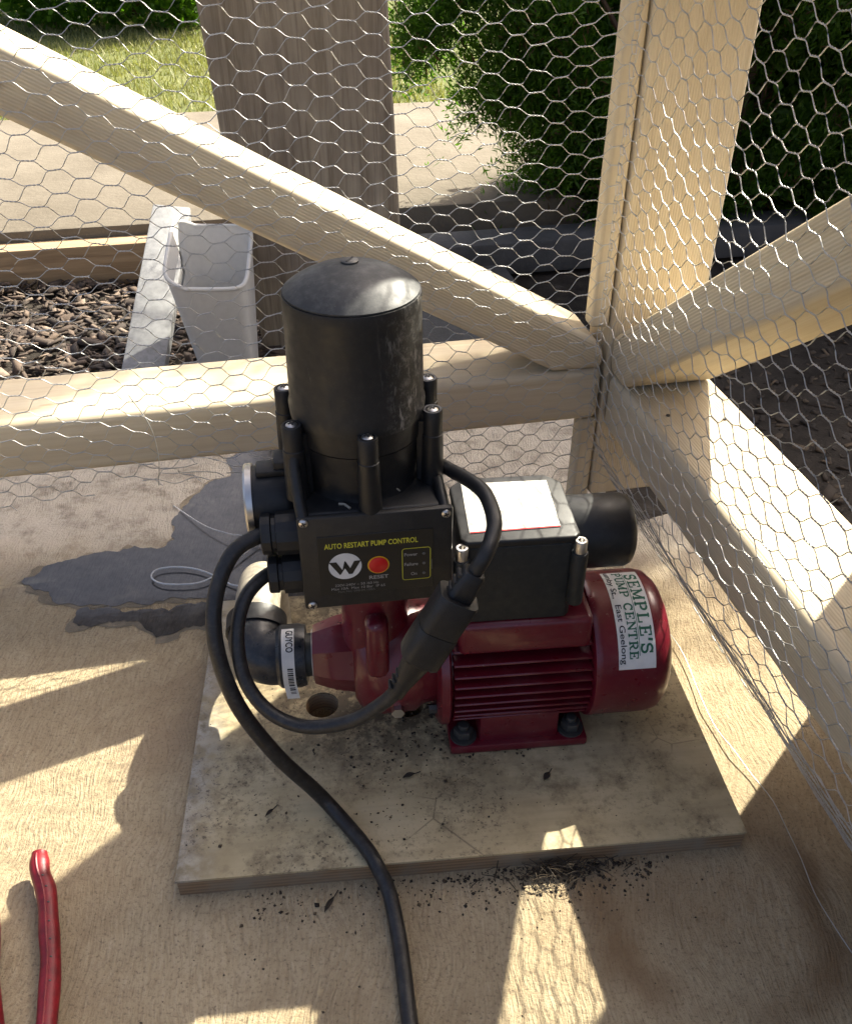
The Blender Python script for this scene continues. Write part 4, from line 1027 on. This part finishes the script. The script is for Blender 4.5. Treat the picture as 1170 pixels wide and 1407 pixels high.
# ------------------------------------------------------------------ twine, crumbs, litter
b = B(); b.tube(catmull([(-.3380, .9753, .002), (-.2858, .9234, .008), (-.2489, .9003, .012), (-.2272, .8973, .010), (-.19, .88, .006)], 6), .0006, 6)
b.build('twine', M['twine'], label='loose white strand lying across the back of the wet patch', cat='twine')
b = B(); b.tube(catmull([(-.10, .790, .030), (-.15, .800, .026), (-.2198, .8064, .0060), (-.2487, .8224, .0060), (-.2780, .8374, .0060), (-.3054, .8415, .0060), (-.3262, .8360, .0060), (-.3289, .8224, .0060), (-.3159, .8116, .0060), (-.2937, .8090, .0060), (-.2686, .8130, .0060), (-.2499, .8291, .0065), (-.2290, .8612, .0060), (-.21, .89, .006)], 6), .0010, 6)
b.build('twine', M['twine'], label='white twine bent into a flat loop on the wet patch', cat='twine')
def bits(name, spots, label, zb, parent=None):
    Vs, Fs = [], []
    o = np.array([[1, 0, 0], [-1, 0, 0], [0, 1, 0], [0, -1, 0], [0, 0, 1], [0, 0, -1]], float); fo = [(0, 2, 4), (2, 1, 4), (1, 3, 4), (3, 0, 4), (2, 0, 5), (1, 2, 5), (3, 1, 5), (0, 3, 5)]
    for (x, y, s) in spots:
        p = o * s * rng.uniform(.5, 1.3, (6, 3)) * np.array([1.2, 1., .6]); a = rnd.uniform(0, 6.28); c, d = math.cos(a), math.sin(a)
        p = p @ np.array([[c, d, 0], [-d, c, 0], [0, 0, 1]]); k = len(Vs) * 6
        Vs.append(p + np.array([x, y, zb + s * .35])); Fs += [tuple(i + k for i in f) for f in fo]
    return soup(name, np.concatenate(Vs), Fs, M['crumb'], parent, label=label, cat='dirt', kind='stuff')
def bw(x, y): return (BO.x + x * math.cos(BA) - y * math.sin(BA), BO.y + x * math.sin(BA) + y * math.cos(BA))
sp = []
for i in range(620):                       # along the front edge of the board, thickest where the litter heap lies
    x = rnd.choice((rnd.gauss(.33, .035), rnd.gauss(.29, .06), rnd.uniform(.05, .40))); y = -abs(rnd.gauss(0, .016)) - .002
    p = bw(x, y); sp.append((p[0], p[1], rnd.uniform(.0004, .0009) * rnd.choice((1, 1, 1.6, 2.4))))
for i in range(110):
    p = bw(rnd.uniform(-.02, .48), -abs(rnd.gauss(0, .06))); sp.append((p[0], p[1], rnd.uniform(.0003, .0012)))
bits('dirt_crumbs', sp, 'dark dirt crumbs swept along the front of the base board', 0.)
sp = []
for i in range(420):
    x = abs(rnd.gauss(.20, .07)); y = rnd.uniform(.02, .20); p = bw(x, y); sp.append((p[0], p[1], rnd.uniform(.0003, .0008) * rnd.choice((1, 1, 1, 2.2))))
for i in range(320):
    p = bw(rnd.gauss(.27, .05), rnd.uniform(.10, .175)); sp.append((p[0], p[1], rnd.uniform(.0004, .0010) * rnd.choice((1, 1, 1.8))))
for i in range(140):
    p = bw(rnd.uniform(.01, .47), rnd.uniform(.005, .30)); sp.append((p[0], p[1], rnd.uniform(.0003, .0008)))
bits('board_crumbs', sp, 'specks of dirt scattered on the base board', .0222)
# fibrous litter heap and dry stalks
b = B()
for i in range(150):
    cx, cy = bw(rnd.gauss(.325, .026), -.005 - abs(rnd.gauss(0, .006))); a = rnd.gauss(0, .8); l = rnd.uniform(.002, .010) * rnd.choice((1, 1, 1.5)); z = rnd.uniform(.001, .010)
    p0 = Vector((cx - math.cos(a) * l, cy - math.sin(a) * l, z)); p1 = Vector((cx + math.cos(a) * l, cy + math.sin(a) * l, max(.0008, z + rnd.gauss(0, .003))))
    b.tube([p0, (p0 + p1) / 2 + Vector((0, 0, rnd.uniform(0, .003))), p1], [.0003, .00045, .0002], 4)
b.build('plant_litter', M['crumb'], label='fibrous plant litter heaped against the front of the base board', cat='litter', kind='stuff')
def leaf(name, x, y, z, l, w, a, label, mat):
    vs, fs = [], []; n = 8
    for k in range(n + 1):
        t = k / n; ww = w * math.sin(math.pi * min(1, t * .95 + .03)) ; cz_ = .25 * l * math.sin(math.pi * t) * .4
        for s in (-1, 0, 1): vs.append((l * (t - .5), s * ww, cz_ + abs(s) * w * .5))
    for k in range(n):
        for s in (0, 1): q = k * 3 + s; fs.append((q, q + 3, q + 4, q + 1))
    b = B(); b.raw(vs, fs, Matrix.Translation((x, y, z + .001)) @ Matrix.Rotation(a, 4, 'Z')); b.tube([Vector((x, y, z + .001)) + Matrix.Rotation(a, 3, 'Z') @ Vector((l * .5 + k * l * .22, 0, .001)) for k in range(3)], .0005, 5)
    b.build(name, mat, label=label, cat='leaf')
for (bx, by, l, w, a, lb, z) in ((.20, .085, .012, .0026, .4, 'curled dark leaf on the board beside the cord', .0222), (.325, .072, .011, .003, 1.0, 'dry brown leaf with a stalk near the middle of the board', .0222), (.075, .058, .010, .0018, .9, 'small dark leaf near the left end of the board', .0222), (.125, -.020, .015, .0022, 1.1, 'slim dark leaf on the slab below the left half of the board', 0.)):
    p = bw(bx, by); leaf('dry_leaf', p[0], p[1], z, l, w, a, lb, M['crumb'])
